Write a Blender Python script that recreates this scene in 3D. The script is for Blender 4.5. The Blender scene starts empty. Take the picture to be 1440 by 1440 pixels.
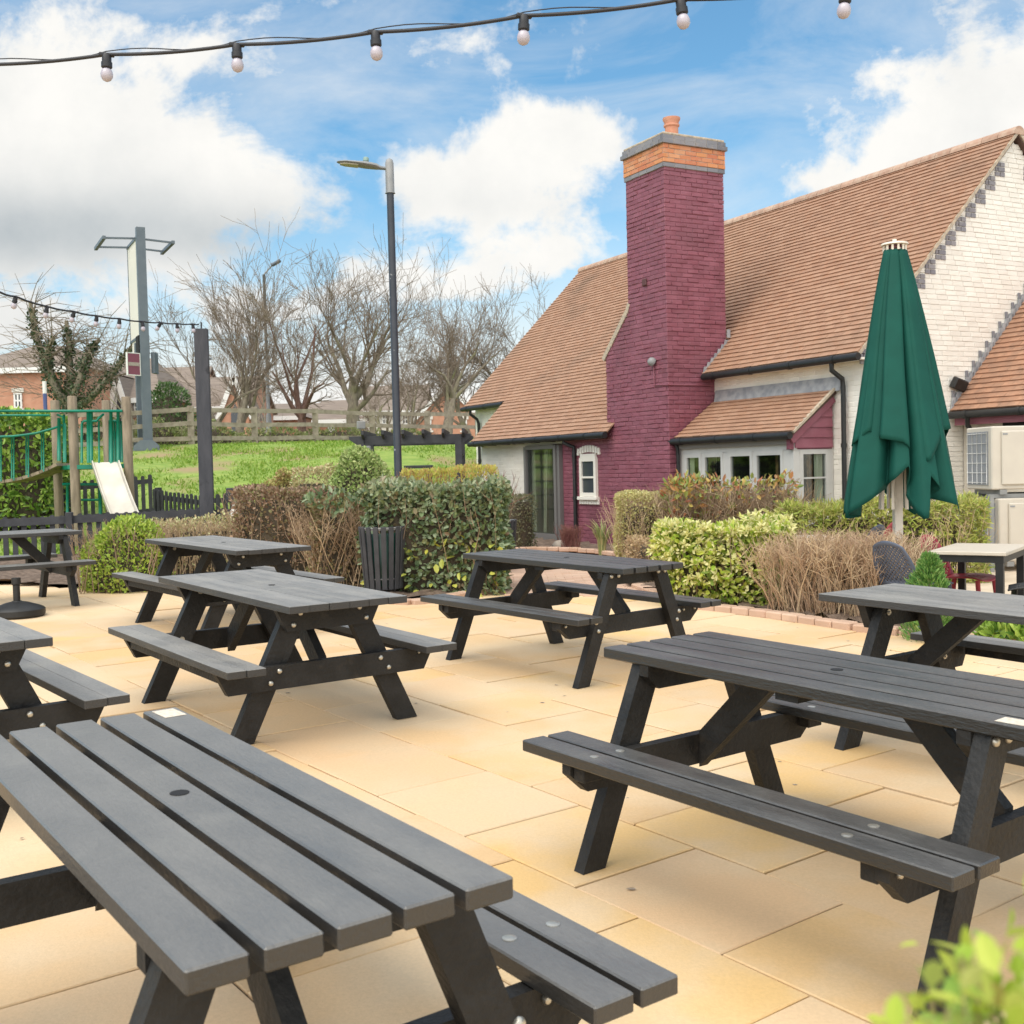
import bpy, math, random
import numpy as np
from mathutils import Vector, Matrix
random.seed(7); RNG = np.random.default_rng(11)
SC = bpy.context.scene; COL = SC.collection
PI = math.pi
# ---------------------------------------------------------------- camera geometry (metres, eye at CAM)
F, EYE = 1566.8, 1.4714
def cam_rows(p, r):
    c, s = math.cos(p), math.sin(p); A = Matrix(((1,0,0),(0,s,c),(0,c,-s)))
    c, s = math.cos(r), math.sin(r); B = Matrix(((c,-s,0),(s,c,0),(0,0,1)))
    return B @ A
RG = cam_rows(.0382, .0247)          # gravity frame
RP = cam_rows(.0502, .0118)          # patio plane frame (the patio has a slight fall)
CAM = Vector((0,0,EYE))
TILT = (Matrix.Translation(CAM) @ (RG.transposed() @ RP).to_4x4() @ Matrix.Translation(-CAM))
def at(u, v, D):                     # photo pixel (1440 grid) at distance D -> point
    d = RG.transposed() @ Vector(((u-720)/F, -(v-720)/F, 1.0)); return CAM + d*(D/d.y)
def flat(x, y, z=0): return TILT @ Vector((x,y,z))
def sm(a, b, x):
    t = min(1, max(0, (x-a)/(b-a))); return t*t*(3-2*t)
def plane_z(x, y): return -.01279*x + .0120*y
def G(x, y):                         # ground height
    z = plane_z(x, y)
    k = sm(12.5, 17, y) * sm(-4, -1, x); z = z*(1-k) + .045*k
    z -= .09*sm(2.9, 3.6, x)*sm(8.2, 9.2, y)*(1-k)
    y0 = 20.3 + max(0, x+2.6)*1.8
    if y > y0:
        t = min(1, (y-y0)/max(4, 33-y0)); z += (2.4-z)*(t*(1.25-.25*t))*sm(0, .12, t)
    if y > 38: z = z*(1-sm(38,60,y)) + 1.9*sm(38,60,y)
    return z
# ---------------------------------------------------------------- objects
def tag(o, label=None, cat=None, group=None, kind=None):
    for k, v in (('label',label),('category',cat),('group',group),('kind',kind)):
        if v: o[k] = v
    return o
def thing(name, label, cat, loc=(0,0,0), rotz=0, group=None, tilt=False):
    o = bpy.data.objects.new(name, None); COL.objects.link(o); o.empty_display_size = .1
    m = Matrix.Translation(loc) @ Matrix.Rotation(rotz, 4, 'Z')
    o.matrix_world = TILT @ m if tilt else m
    return tag(o, label, cat, group)
def copy_tree(o, parent=None):
    c = o.copy(); COL.objects.link(c)
    if parent: c.parent = parent
    for ch in list(o.children): copy_tree(ch, c)
    return c
def link_mesh(name, me, mat, parent=None):
    if mat: me.materials.append(mat)
    o = bpy.data.objects.new(name, me); COL.objects.link(o)
    if parent: o.parent = parent
    return o
def mesh_np(name, V, Q, mat, parent=None, smooth=False, uv=False):
    V = np.asarray(V, np.float32); Q = np.asarray(Q, np.int32); n = Q.shape[1]
    me = bpy.data.meshes.new(name); me.vertices.add(len(V)); me.vertices.foreach_set('co', V.ravel())
    me.loops.add(Q.size); me.loops.foreach_set('vertex_index', Q.ravel())
    me.polygons.add(len(Q)); me.polygons.foreach_set('loop_start', np.arange(0, Q.size, n, dtype=np.int32))
    me.polygons.foreach_set('use_smooth', np.full(len(Q), smooth))
    me.update(calc_edges=True); me.validate()
    return link_mesh(name, me, mat, parent)
class MB:
    def __init__(s): s.v = []; s.f = []
    def add(s, vs, fs):
        b = len(s.v); s.v += [tuple(p) for p in vs]; s.f += [tuple(i+b for i in f) for f in fs]; return s
    def box(s, c, d, M=None, ch=0.0):
        x, y, z = d[0]/2, d[1]/2, d[2]/2
        if ch <= 0:
            vs = [(i*x, j*y, k*z) for k in (-1,1) for j in (-1,1) for i in (-1,1)]
            fs = [(0,2,3,1),(4,5,7,6),(0,1,5,4),(2,6,7,3),(0,4,6,2),(1,3,7,5)]
        else:
            idx = {}; vs = []
            for i in (-1,1):
                for j in (-1,1):
                    for k in (-1,1):
                        for a in range(3):
                            p = [i*(x-ch), j*(y-ch), k*(z-ch)]; p[a] = (i*x, j*y, k*z)[a]
                            idx[(i,j,k,a)] = len(vs); vs.append(p)
            fs = []
            def q(keys):
                pts = [Vector(vs[idx[k]]) for k in keys]; cen = sum(pts, Vector())/len(pts)
                n = (pts[1]-pts[0]).cross(pts[2]-pts[0]); ks = [idx[k] for k in keys]
                fs.append(tuple(ks if n.dot(cen) > 0 else ks[::-1]))
            for a in range(3):
                b_, c_ = (a+1)%3, (a+2)%3
                for sg in (-1,1):
                    ks = []
                    for (m, n) in ((-1,-1),(1,-1),(1,1),(-1,1)):
                        t = [0,0,0]; t[a] = sg; t[b_] = m; t[c_] = n; ks.append((*t, a))
                    q(ks)
                for m in (-1,1):
                    for n in (-1,1):
                        t0 = [0,0,0]; t0[b_] = m; t0[c_] = n; ta = list(t0); tb = list(t0); ta[a] = -1; tb[a] = 1
                        q([(*ta,b_),(*tb,b_),(*tb,c_),(*ta,c_)])
            for i in (-1,1):
                for j in (-1,1):
                    for k in (-1,1): q([(i,j,k,0),(i,j,k,1),(i,j,k,2)])
        c = Vector(c); vs = [((M @ Vector(p)) if M else Vector(p)) + c for p in vs]
        return s.add(vs, fs)
    def bar(s, a, b, w, h=None, ch=0.0, roll=0):      # rectangular bar from a to b
        a, b = Vector(a), Vector(b); d = b-a; h = h or w
        q = d.to_track_quat('X', 'Z').to_matrix()
        if roll: q = q @ Matrix.Rotation(roll, 3, 'X')
        return s.box((a+b)/2, (d.length, w, h), q, ch)
    def prism(s, pts, a, b, axis='x'):                # outline extruded along an axis from a to b
        def P(p, t): return {'x':(t,p[0],p[1]), 'y':(p[0],t,p[1]), 'z':(p[0],p[1],t)}[axis]
        n = len(pts); ar = sum(pts[i][0]*pts[(i+1)%n][1]-pts[(i+1)%n][0]*pts[i][1] for i in range(n))
        if (ar < 0) != (axis == 'y'): pts = pts[::-1]
        vs = [P(p,a) for p in pts] + [P(p,b) for p in pts]
        fs = [tuple(range(n))[::-1], tuple(range(n,2*n))] + [(i,(i+1)%n,(i+1)%n+n,i+n) for i in range(n)]
        if b < a: fs = [f[::-1] for f in fs]
        return s.add(vs, fs)
    def tube(s, pts, r, n=8, cap=True):
        pts = [Vector(p) for p in pts]; m = len(pts); R = r if isinstance(r,(list,tuple)) else [r]*m
        up = None; vs = []
        for i, p in enumerate(pts):
            d = (pts[min(i+1,m-1)]-pts[max(i-1,0)]).normalized()
            if up is None: up = Vector((0,0,1)) if abs(d.z) < .9 else Vector((1,0,0))
            x = d.cross(up).normalized(); up = x.cross(d).normalized()
            vs += [p + (x*math.cos(2*PI*k/n)+up*math.sin(2*PI*k/n))*R[i] for k in range(n)]
        fs = [(i*n+k, (i+1)*n+k, (i+1)*n+(k+1)%n, i*n+(k+1)%n) for i in range(m-1) for k in range(n)]
        fs = [f[::-1] for f in fs]
        if cap: fs += [tuple(range(n)), tuple(range((m-1)*n, m*n))[::-1]]
        return s.add(vs, fs)
    def lathe(s, prof, n=20, c=(0,0,0), cap=True):    # prof: (r,z) from bottom to top
        c = Vector(c); m = len(prof)
        vs = [c+Vector((r*math.cos(2*PI*k/n), r*math.sin(2*PI*k/n), z)) for r, z in prof for k in range(n)]
        fs = [(i*n+k, i*n+(k+1)%n, (i+1)*n+(k+1)%n, (i+1)*n+k) for i in range(m-1) for k in range(n)]
        if cap: fs += [tuple(range(n))[::-1], tuple(range((m-1)*n, m*n))]
        return s.add(vs, fs)
    def quad(s, *p): return s.add(p, [tuple(range(len(p)))])
    def build(s, name, mat, parent=None, smooth=False, loc=None, auto=None):
        me = bpy.data.meshes.new(name); me.from_pydata([tuple(p) for p in s.v], [], s.f)
        if smooth:
            me.polygons.foreach_set('use_smooth', [True]*len(me.polygons))
            if auto: me.set_sharp_from_angle(angle=math.radians(auto))
        o = link_mesh(name, me, mat, parent)
        if loc: o.location = loc
        return o
# ---------------------------------------------------------------- materials
MATS = {}
def mat(name, c1, c2=None, scale=6, rough=.7, bump=0, bscale=60, island=0, metal=0, spec=.5, stretch=(1,1,1), detail=5,
        ramp=None, lo=.35, hi=.65, trans=0, bstretch=None, c3=None, s3=1.2, t3=(.5,.75), rvar=0, side_col=None, grain=0, gscale=180):
    m = bpy.data.materials.new(name); m.use_nodes = True; nt = m.node_tree; N, L = nt.nodes, nt.links
    bs = N['Principled BSDF']; bs.inputs['Roughness'].default_value = rough; bs.inputs['Metallic'].default_value = metal
    bs.inputs['Specular IOR Level'].default_value = spec
    tc = N.new('ShaderNodeTexCoord'); mp = N.new('ShaderNodeMapping'); mp.inputs['Scale'].default_value = stretch
    L.new(tc.outputs['Object'], mp.inputs['Vector'])
    col = None
    def rgb(c): return (c[0], c[1], c[2], 1)
    def mix(fac, a, b, mode='MIX'):
        x = N.new('ShaderNodeMix'); x.data_type = 'RGBA'; x.blend_type = mode
        for sck, val in ((x.inputs['Factor'],fac),(x.inputs['A'],a),(x.inputs['B'],b)):
            if isinstance(val, bpy.types.NodeSocket): L.new(val, sck)
            else: sck.default_value = val
        return x.outputs['Result']
    nz = N.new('ShaderNodeTexNoise'); nz.inputs['Scale'].default_value = scale; nz.inputs['Detail'].default_value = detail
    L.new(mp.outputs[0], nz.inputs['Vector'])
    if ramp:                                        # per-piece colours
        g = N.new('ShaderNodeNewGeometry'); cr = N.new('ShaderNodeValToRGB'); el = cr.color_ramp.elements
        while len(el) > 1: el.remove(el[-1])
        for i, c in enumerate(ramp):
            e = el[0] if i == 0 else el.new(i/(len(ramp)-1))
            e.position = i/(len(ramp)-1); e.color = rgb(c)
        L.new(g.outputs['Random Per Island'], cr.inputs['Fac']); col = cr.outputs['Color']
        if c2: 
            mr = N.new('ShaderNodeMapRange'); mr.inputs[1].default_value = lo; mr.inputs[2].default_value = hi
            L.new(nz.outputs[0], mr.inputs[0]); col = mix(mr.outputs[0], col, rgb(c2))
    else:
        mr = N.new('ShaderNodeMapRange'); mr.inputs[1].default_value = lo; mr.inputs[2].default_value = hi
        L.new(nz.outputs[0], mr.inputs[0]); col = mix(mr.outputs[0], rgb(c1), rgb(c2 or c1))
        if island:
            g = N.new('ShaderNodeNewGeometry'); mr2 = N.new('ShaderNodeMapRange')
            mr2.inputs[3].default_value = 1-island; mr2.inputs[4].default_value = 1+island
            L.new(g.outputs['Random Per Island'], mr2.inputs[0]); h = N.new('ShaderNodeHueSaturation')
            L.new(mr2.outputs[0], h.inputs['Value']); L.new(col, h.inputs['Color']); col = h.outputs['Color']
    if c3:
        n3 = N.new('ShaderNodeTexNoise'); n3.inputs['Scale'].default_value = s3; n3.inputs['Detail'].default_value = 6
        L.new(tc.outputs['Object'], n3.inputs['Vector']); m3 = N.new('ShaderNodeMapRange')
        m3.inputs[1].default_value, m3.inputs[2].default_value = t3; L.new(n3.outputs[0], m3.inputs[0])
        col = mix(m3.outputs[0], col, rgb(c3))
    if grain:                                      # fine speckle and pitting
        ng = N.new('ShaderNodeTexNoise'); ng.inputs['Scale'].default_value = gscale; ng.inputs['Detail'].default_value = 3; L.new(tc.outputs['Object'], ng.inputs['Vector'])
        mg = N.new('ShaderNodeMapRange'); mg.inputs[1].default_value = .3; mg.inputs[2].default_value = .7; mg.inputs[3].default_value = 1-grain; mg.inputs[4].default_value = 1+grain; L.new(ng.outputs[0], mg.inputs[0])
        hs = N.new('ShaderNodeHueSaturation'); L.new(mg.outputs[0], hs.inputs['Value']); L.new(col, hs.inputs['Color']); col = hs.outputs['Color']
    if side_col:                                        # upper faces keep the base colour, sides and edges go darker
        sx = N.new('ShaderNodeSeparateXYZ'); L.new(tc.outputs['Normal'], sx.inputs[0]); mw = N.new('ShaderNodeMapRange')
        mw.inputs[1].default_value = .25; mw.inputs[2].default_value = .8; L.new(sx.outputs[2], mw.inputs[0]); col = mix(mw.outputs[0], rgb(side_col), col)
    L.new(col, bs.inputs['Base Color'])
    if rvar:
        mrr = N.new('ShaderNodeMapRange'); mrr.inputs[1].default_value=.3; mrr.inputs[2].default_value=.7
        mrr.inputs[3].default_value = rough-rvar; mrr.inputs[4].default_value = rough+rvar
        L.new(nz.outputs[0], mrr.inputs[0]); L.new(mrr.outputs[0], bs.inputs['Roughness'])
    if bump:
        bn = N.new('ShaderNodeTexNoise'); bn.inputs['Scale'].default_value = bscale; bn.inputs['Detail'].default_value = 4
        m2 = N.new('ShaderNodeMapping'); m2.inputs['Scale'].default_value = bstretch or stretch
        L.new(tc.outputs['Object'], m2.inputs['Vector']); L.new(m2.outputs[0], bn.inputs['Vector'])
        bp = N.new('ShaderNodeBump'); bp.inputs['Strength'].default_value = min(1, bump); bp.inputs['Distance'].default_value = .01*max(1,bump)
        L.new(bn.outputs[0], bp.inputs['Height']); L.new(bp.outputs[0], bs.inputs['Normal'])
    if trans:                                       # thin leaves let light through
        td = N.new('ShaderNodeBsdfTranslucent'); L.new(col, td.inputs['Color']); ms = N.new('ShaderNodeMixShader')
        ms.inputs[0].default_value = trans; L.new(bs.outputs[0], ms.inputs[1]); L.new(td.outputs[0], ms.inputs[2])
        L.new(ms.outputs[0], N['Material Output'].inputs['Surface'])
    MATS[name] = m; return m
WOOD = mat('weathered_plank', (.125,.121,.115), (.165,.159,.15), 5, .40, .22, 60, .06, spec=.85, stretch=(.7,1.6,1.6), c3=(.21,.20,.18), s3=3, t3=(.55,.85), rvar=.1, side_col=(.032,.031,.03), grain=.05, gscale=70)
WOOD2 = mat('dry_plank', (.185,.18,.172), (.26,.25,.236), 5, .52, .45, 60, .10, spec=.5, stretch=(.5,3,3), c3=(.30,.285,.255), s3=3, t3=(.5,.8), rvar=.1, side_col=(.045,.043,.041), grain=.10, gscale=70)
WOODD = mat('dark_plank', (.055,.053,.051), (.09,.087,.083), 5, .38, .3, 60, .10, spec=.75, stretch=(.6,2.2,2.2), c3=(.13,.123,.11), s3=3, t3=(.58,.88), rvar=.1, side_col=(.020,.019,.018), grain=.10, gscale=70)
FRAME = mat('stained_timber', (.015,.0145,.014), (.03,.029,.028), 7, .55, .5, 50, .1, spec=.28, stretch=(1,1,1), c3=(.075,.062,.048), s3=6, t3=(.62,.88), rvar=.1, grain=.10, gscale=70)
STEEL = mat('bolt_steel', (.62,.6,.54), (.45,.42,.36), 20, .35, metal=.8)
DARK = mat('dark_hole', (.012,.012,.013), rough=.9)
STICK = mat('paper_sticker', (.72,.66,.55), (.6,.5,.4), 60, .7)
SLAB = mat('sandstone_slab', (0,0,0), (.62,.46,.29), 2.2, .72, .12, 160, ramp=[(.62,.405,.20),(.66,.45,.245),(.69,.475,.265),(.63,.42,.215),(.70,.46,.19),(.66,.45,.26),(.70,.51,.31)], lo=.42, hi=.72, c3=(.76,.60,.40), s3=.55, t3=(.45,.72), spec=.35, grain=.05, gscale=90)
JOINT = mat('joint_sand', (.17,.115,.07), (.10,.07,.045), 12, .95, .3)
BLOCK = mat('clay_block', (0,0,0), (.48,.33,.24), 5, .85, .3, 120, ramp=[(.50,.32,.22),(.58,.40,.29),(.54,.36,.27),(.62,.45,.33)], lo=.45, hi=.75)
PALE = mat('pale_paving', (.66,.55,.42), (.56,.45,.33), 3, .85, .15, 90)
SOIL = mat('bark_soil', (.10,.066,.045), (.21,.15,.11), 14, .95, 1.5, 60)
GRASSG = mat('turf', (.17,.27,.04), (.27,.35,.07), 4, .9, .8, 60, c3=(.32,.24,.12), s3=.6, t3=(.53,.66))
BLADE = mat('grass_blade', (0,0,0), None, ramp=[(.16,.28,.03),(.23,.37,.045),(.31,.44,.07),(.38,.45,.11)], rough=.6, trans=.35)
EARTH = mat('far_ground', (.16,.17,.08), (.24,.2,.12), 1, .95)
def white_wall(nm, a, b): return mat(nm, a, b, 3, .75, .5, 70, .05, c3=(.62,.56,.47), s3=1.1, t3=(.68,.98))
WHITE = white_wall('white_painted_brick', (.86,.82,.745), (.82,.77,.69))
PURP = mat('plum_painted_brick', (.225,.066,.092), (.265,.09,.12), 4, .5, .5, 90, .10, c3=(.155,.055,.07), s3=1.1, t3=(.52,.85))
PURPB = mat('plum_mortar', (.185,.052,.075), (.22,.065,.095), 30, .6, .6, 60)
ORANGE = mat('orange_brick', (0,0,0), (.55,.3,.18), 9, .85, .4, 120, ramp=[(.56,.22,.09),(.62,.27,.12),(.52,.17,.09),(.66,.33,.17)], lo=.5, hi=.8)
BLUEB = mat('blue_brick', (0,0,0), (.3,.27,.25), 9, .7, .3, 120, ramp=[(.15,.15,.17),(.2,.2,.22),(.25,.24,.25),(.18,.17,.2)], lo=.55, hi=.85)
QUOIN = mat('grey_purple_brick', (0,0,0), (.36,.34,.33), 9, .75, .3, 120, ramp=[(.24,.22,.24),(.30,.28,.29),(.20,.19,.215),(.27,.26,.28)], lo=.5, hi=.85)
MORT = mat('mortar', (.42,.37,.3), (.3,.26,.22), 20, .95, .5)
TILE = mat('roof_tile', (0,0,0), (.36,.18,.10), 7, .8, .3, 140, ramp=[(.335,.19,.122),(.365,.212,.136),(.39,.23,.15),(.35,.198,.126),(.315,.176,.112),(.375,.218,.14)], lo=.5, hi=.85, c3=(.22,.14,.095), s3=.7, t3=(.55,.85))
TILE2 = mat('brown_roof_tile', (0,0,0), (.26,.15,.10), 7, .85, .3, 140, ramp=[(.34,.175,.105),(.42,.225,.14),(.30,.16,.10),(.45,.25,.155)], lo=.4, hi=.75)
ROOFB = mat('roof_felt', (.1,.06,.045), rough=.95)
RIDGE = mat('ridge_tile', (.40,.24,.17), (.5,.36,.27), 9, .85, .3, 100, .12)
LEAD = mat('lead_flashing', (.25,.26,.28), (.38,.38,.39), 9, .6, .2, 30)
COPE = mat('mortar_verge', (.55,.45,.33), (.35,.3,.24), 20, .9, .6)
BLACKP = mat('black_plastic', (.010,.0105,.011), (.017,.0175,.018), 10, .5, spec=.5)
GREYF = mat('grey_window_frame', (.50,.49,.47), (.54,.53,.505), 5, .5)
DGREY = mat('dark_grey_frame', (.17,.16,.155), rough=.45)
CREAMW = mat('cream_paint', (.78,.74,.66), rough=.55)
CURT = mat('cream_curtain', (.86,.82,.66), (.76,.71,.56), 3, .9, .5, 12, stretch=(12,12,.3))
CURTD = mat('patterned_curtain', (.16,.09,.06), (.35,.17,.08), 14, .9)
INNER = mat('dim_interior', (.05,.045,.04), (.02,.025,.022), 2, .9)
def glass(nm, tint=(.75,.8,.78), refl=.35):
    m = bpy.data.materials.new(nm); m.use_nodes = True; nt = m.node_tree; N, L = nt.nodes, nt.links
    N.remove(N['Principled BSDF']); t = N.new('ShaderNodeBsdfTransparent'); t.inputs[0].default_value = (*tint,1)
    g = N.new('ShaderNodeBsdfGlossy'); g.inputs['Roughness'].default_value = .03
    lw = N.new('ShaderNodeLayerWeight'); lw.inputs[0].default_value = .5; pw = N.new('ShaderNodeMath'); pw.operation = 'POWER'; pw.inputs[1].default_value = 4; L.new(lw.outputs['Facing'], pw.inputs[0])
    ad = N.new('ShaderNodeMath'); ad.operation = 'MULTIPLY_ADD'; ad.inputs[1].default_value = .8; ad.inputs[2].default_value = refl*.25; ad.use_clamp = True
    ms = N.new('ShaderNodeMixShader'); L.new(pw.outputs[0], ad.inputs[0]); L.new(ad.outputs[0], ms.inputs[0]); L.new(t.outputs[0], ms.inputs[1]); L.new(g.outputs[0], ms.inputs[2])
    L.new(ms.outputs[0], N['Material Output'].inputs[0]); return m
GLASS = glass('window_glass'); MATS['g'] = GLASS
BULB = mat('opal_bulb', (.50,.46,.50), (.42,.38,.44), 9, .25, spec=.6)
CABLE = mat('rubber_cable', (.018,.018,.022), rough=.5)
POLE = mat('navy_pole_paint', (.026,.031,.042), (.035,.04,.052), 8, .4, c3=(.3,.3,.3), s3=9, t3=(.70,.74))
GALV = mat('grey_metal', (.22,.225,.225), (.28,.28,.275), 6, .5)
SLATE = mat('blue_grey_paint', (.10,.125,.15), (.12,.145,.17), 5, .5)
FENCE = mat('dark_stained_fence', (.034,.035,.040), (.05,.051,.057), 8, .7, .3, 50, .1)
LOG = mat('round_log', (.34,.27,.19), (.2,.16,.11), 5, .85, .6, 30, .1, stretch=(3,3,.5), c3=(.30,.30,.12), s3=2, t3=(.6,.8))
RAILW = mat('grey_fence_timber', (.36,.31,.24), (.24,.20,.15), 6, .9, .5, 30, .12)
PGREEN = mat('green_play_paint', (.0,.17,.10), (.0,.21,.13), 5, .4)
SLIDE = mat('steel_slide', (.60,.565,.49), (.50,.46,.39), 3, .4, metal=.3)
GREENC = mat('green_canvas', (.002,.062,.046), (.003,.075,.056), 4, .75, .15, 220, spec=.3)
POLEW = mat('pale_pole', (.75,.68,.58), (.66,.6,.5), 8, .6)
REDP = mat('red_moulded_plastic', (.36,.035,.055), (.42,.05,.07), 5, .45)
BLUEP = mat('grey_blue_plastic', (.085,.105,.15), (.10,.12,.17), 5, .5)
STONE = mat('pale_table_top', (.60,.54,.45), (.52,.46,.38), 6, .5, stretch=(1,8,1))
ACW = mat('cream_enamel', (.58,.53,.45), (.54,.49,.42), 3, .5)
ACG = mat('fin_grey', (.22,.23,.25), (.28,.29,.3), 30, .6, stretch=(1,30,1))
BARK = mat('tree_bark', (.19,.155,.115), (.30,.26,.19), 9, .9, .8, 25, stretch=(2,2,.6), c3=(.22,.22,.10), s3=1.5, t3=(.5,.7))
BARKR = mat('red_brown_bark', (.12,.06,.045), (.2,.12,.09), 9, .9, .8, 25, stretch=(2,2,.6))
TWIG = mat('fine_twig', (.19,.145,.105), (.28,.225,.17), 3, .9)
IVY = mat('ivy_leaf', (0,0,0), ramp=[(.03,.055,.025),(.05,.085,.03),(.08,.11,.045)], rough=.5)
HBRICK = mat('red_house_brick', (.48,.235,.15), (.56,.30,.20), 3, .9, .3, 30)
HROOF = mat('concrete_roof_tile', (.19,.15,.125), (.26,.21,.17), 3, .9, .6, 14, stretch=(.3,.3,6))
HWHITE = mat('white_upvc', (.78,.77,.74), rough=.5)
HREND = mat('white_render', (.74,.70,.63), rough=.8)
HGLASS = mat('dark_pane', (.05,.06,.07), rough=.1)
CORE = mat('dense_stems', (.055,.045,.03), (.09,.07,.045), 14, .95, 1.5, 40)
# ---------------------------------------------------------------- picnic tables
def bolts(par, spots, r=.014, d=.012, axis=1, ring=False):
    first = None
    for (x, y, z) in spots:
        sg = 1 if x > 0 else -1
        if ring: sg = -sg
        if first is None or first[0] != sg:
            mb = MB(); pr = [(r*1.0,0),(r,d*.45),(r*.75,d*.85),(r*.3,d)]
            if ring: pr = [(r*1.25,0),(r*1.25,.004),(r*.55,.004),(r*.55,d),(r*.2,d)]
            mb.lathe(pr, 10); R = Matrix.Rotation(sg*PI/2, 3, 'Y'); mb.v = [tuple(R @ Vector(p)) for p in mb.v]
            o = mb.build('bolt', STEEL, par, True, auto=40); first = (sg, o); o.location = (x,y,z)
        else:
            c = first[1].copy(); COL.objects.link(c); c.parent = par; c.location = (x,y,z)
def brace(sx, xa, za, xb, zb, w, t):
    a = Vector((sx*xa,0,za)); b = Vector((sx*xb,0,zb)); d = (b-a).normalized(); n = Vector((-d.z,0,d.x))*w/2
    p = [a+n, a-n, b-n, b+n]
    # cut the ends level with the beam / underside
    p[2] = Vector((b.x-d.x/d.z*0+(-n.x) , 0, b.z)); k = (b.z-p[0].z)/d.z; 
    top1 = p[0]+d*((zb-p[0].z)/d.z); top2 = p[1]+d*((zb-p[1].z)/d.z)
    q1 = p[0]+d*((sx*xa-p[0].x)/d.x); q2 = p[1]+d*((sx*xa-p[1].x)/d.x)
    return MB().prism([(v.x,v.z) for v in (q1,q2,top2,top1)], -t/2, t/2, 'y')
def table_a(label, x, y, a, wood=WOOD, sticker=None, seat_cap=None):
    t = thing('picnic_table', label, 'picnic table', (x,y,0), a, 'dark picnic tables on the patio', True)
    mb = MB()
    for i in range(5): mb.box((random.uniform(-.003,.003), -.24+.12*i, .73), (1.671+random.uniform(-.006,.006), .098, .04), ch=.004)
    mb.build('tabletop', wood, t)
    MB().lathe([(.021,.7505),(.021,.7515),(.017,.7515)], 16).build('parasol_hole', DARK, t)
    for sy in (1,-1):
        mb = MB()
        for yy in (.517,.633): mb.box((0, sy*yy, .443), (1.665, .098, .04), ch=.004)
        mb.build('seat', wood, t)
        for sx in (1,-1):
            MB().prism([(sy*p, q) for p, q in ((.562,0),(.457,0),(.165,.71),(.27,.71))], sx*.645, sx*.695).build('leg', FRAME, t)
            MB().box((sx*.572, sy*.6, .392), (.055, .085, .062), ch=.004).build('seat_block', FRAME, t)
    for sx in (1,-1):
        o = [(-.285,.709),(.285,.709),(.285,.67),(.23,.622),(-.23,.622),(-.285,.67)]
        MB().prism(o, sx*.600, sx*.643).build('top_beam', FRAME, t)
        o = [(-.655,.422),(.655,.422),(.655,.38),(.575,.31),(-.575,.31),(-.655,.38)]
        MB().prism(o, sx*.600, sx*.643).build('seat_beam', FRAME, t)
        brace(sx, .599, .365, .26, .709, .095, .045).build('brace', FRAME, t)
        bolts(t, [(sx*.695, s*q, z) for s in (1,-1) for q, z in ((.255,.688),(.19,.688),(.395,.40),(.375,.345))])
        bolts(t, [(sx*.643, s*q, .395) for s in (1,-1) for q in (.5,.615)], r=.01)
    MB().box((0,0,.695),(.09,.52,.028)).build('centre_batten', FRAME, t)
    if sticker: MB().box((sticker[0], sticker[1], .7512), (.10,.062,.0012), Matrix.Rotation(.05,3,'Z')).build('sticker', STICK, t)
    if seat_cap:
        for sx in (1,-1):
            for sy in (1,-1):
                for yy in (.517,.633):
                    MB().lathe([(.016,.463),(.016,.4645),(.008,.466)], 12, (sx*.50, sy*yy, 0)).build('seat_cap', STEEL, t)
    return t
def table_b(label, x, y, a, wood=WOOD2):
    t = thing('picnic_table', label, 'picnic table', (x,y,0), a, 'dark picnic tables on the patio', True)
    mb = MB()
    for i in range(6):
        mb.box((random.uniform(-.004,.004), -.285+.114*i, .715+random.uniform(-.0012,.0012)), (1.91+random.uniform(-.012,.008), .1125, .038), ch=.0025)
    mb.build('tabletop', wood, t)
    MB().lathe([(.02,.7352),(.02,.7362),(.016,.7362)], 16).build('parasol_hole', DARK, t)
    for sy in (1,-1):
        mb = MB()
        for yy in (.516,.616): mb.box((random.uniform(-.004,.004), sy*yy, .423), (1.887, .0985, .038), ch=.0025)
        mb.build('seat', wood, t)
        MB().box((0, sy*.60, .372), (1.35, .032, .06), ch=.003).build('seat_rail', FRAME, t)
        for sx in (1,-1):
            MB().prism([(sy*p, q) for p, q in ((.56,0),(.43,0),(.09,.694),(.225,.694))], sx*.63, sx*.684).build('leg', FRAME, t)
    for sx in (1,-1):
        MB().prism([(-.31,.694),(.31,.694),(.25,.572),(-.25,.572)], sx*.686, sx*.732).build('top_beam', FRAME, t)
        MB().prism([(-.645,.402),(.645,.402),(.58,.278),(-.58,.278)], sx*.686, sx*.732).build('seat_beam', FRAME, t)
        brace(sx, .629, .33, .24, .694, .10, .048).build('brace', FRAME, t)
        bolts(t, [(sx*.732, s*q, z) for s in (1,-1) for q, z in ((.175,.664),(.215,.605),(.30,.373),(.35,.315))])
        bolts(t, [(sx*.732, s*.545, .375) for s in (1,-1)], r=.007)
        bolts(t, [(sx*.63, s*q, z) for s in (1,-1) for q, z in ((.19,.655),(.315,.37))], r=.013, ring=True)
    return t
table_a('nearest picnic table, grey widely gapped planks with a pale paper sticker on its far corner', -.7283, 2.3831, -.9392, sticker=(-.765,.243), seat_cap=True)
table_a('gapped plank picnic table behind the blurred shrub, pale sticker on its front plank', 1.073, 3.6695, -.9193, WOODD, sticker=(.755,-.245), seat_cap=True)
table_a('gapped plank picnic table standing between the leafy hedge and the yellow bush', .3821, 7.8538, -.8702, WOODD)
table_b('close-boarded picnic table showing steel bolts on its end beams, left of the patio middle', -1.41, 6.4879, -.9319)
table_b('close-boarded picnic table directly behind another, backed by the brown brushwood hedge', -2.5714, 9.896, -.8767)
table_b('close-boarded picnic table in front of the small green conifer and dining table', 2.4399, 5.2473, -.9297)
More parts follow.
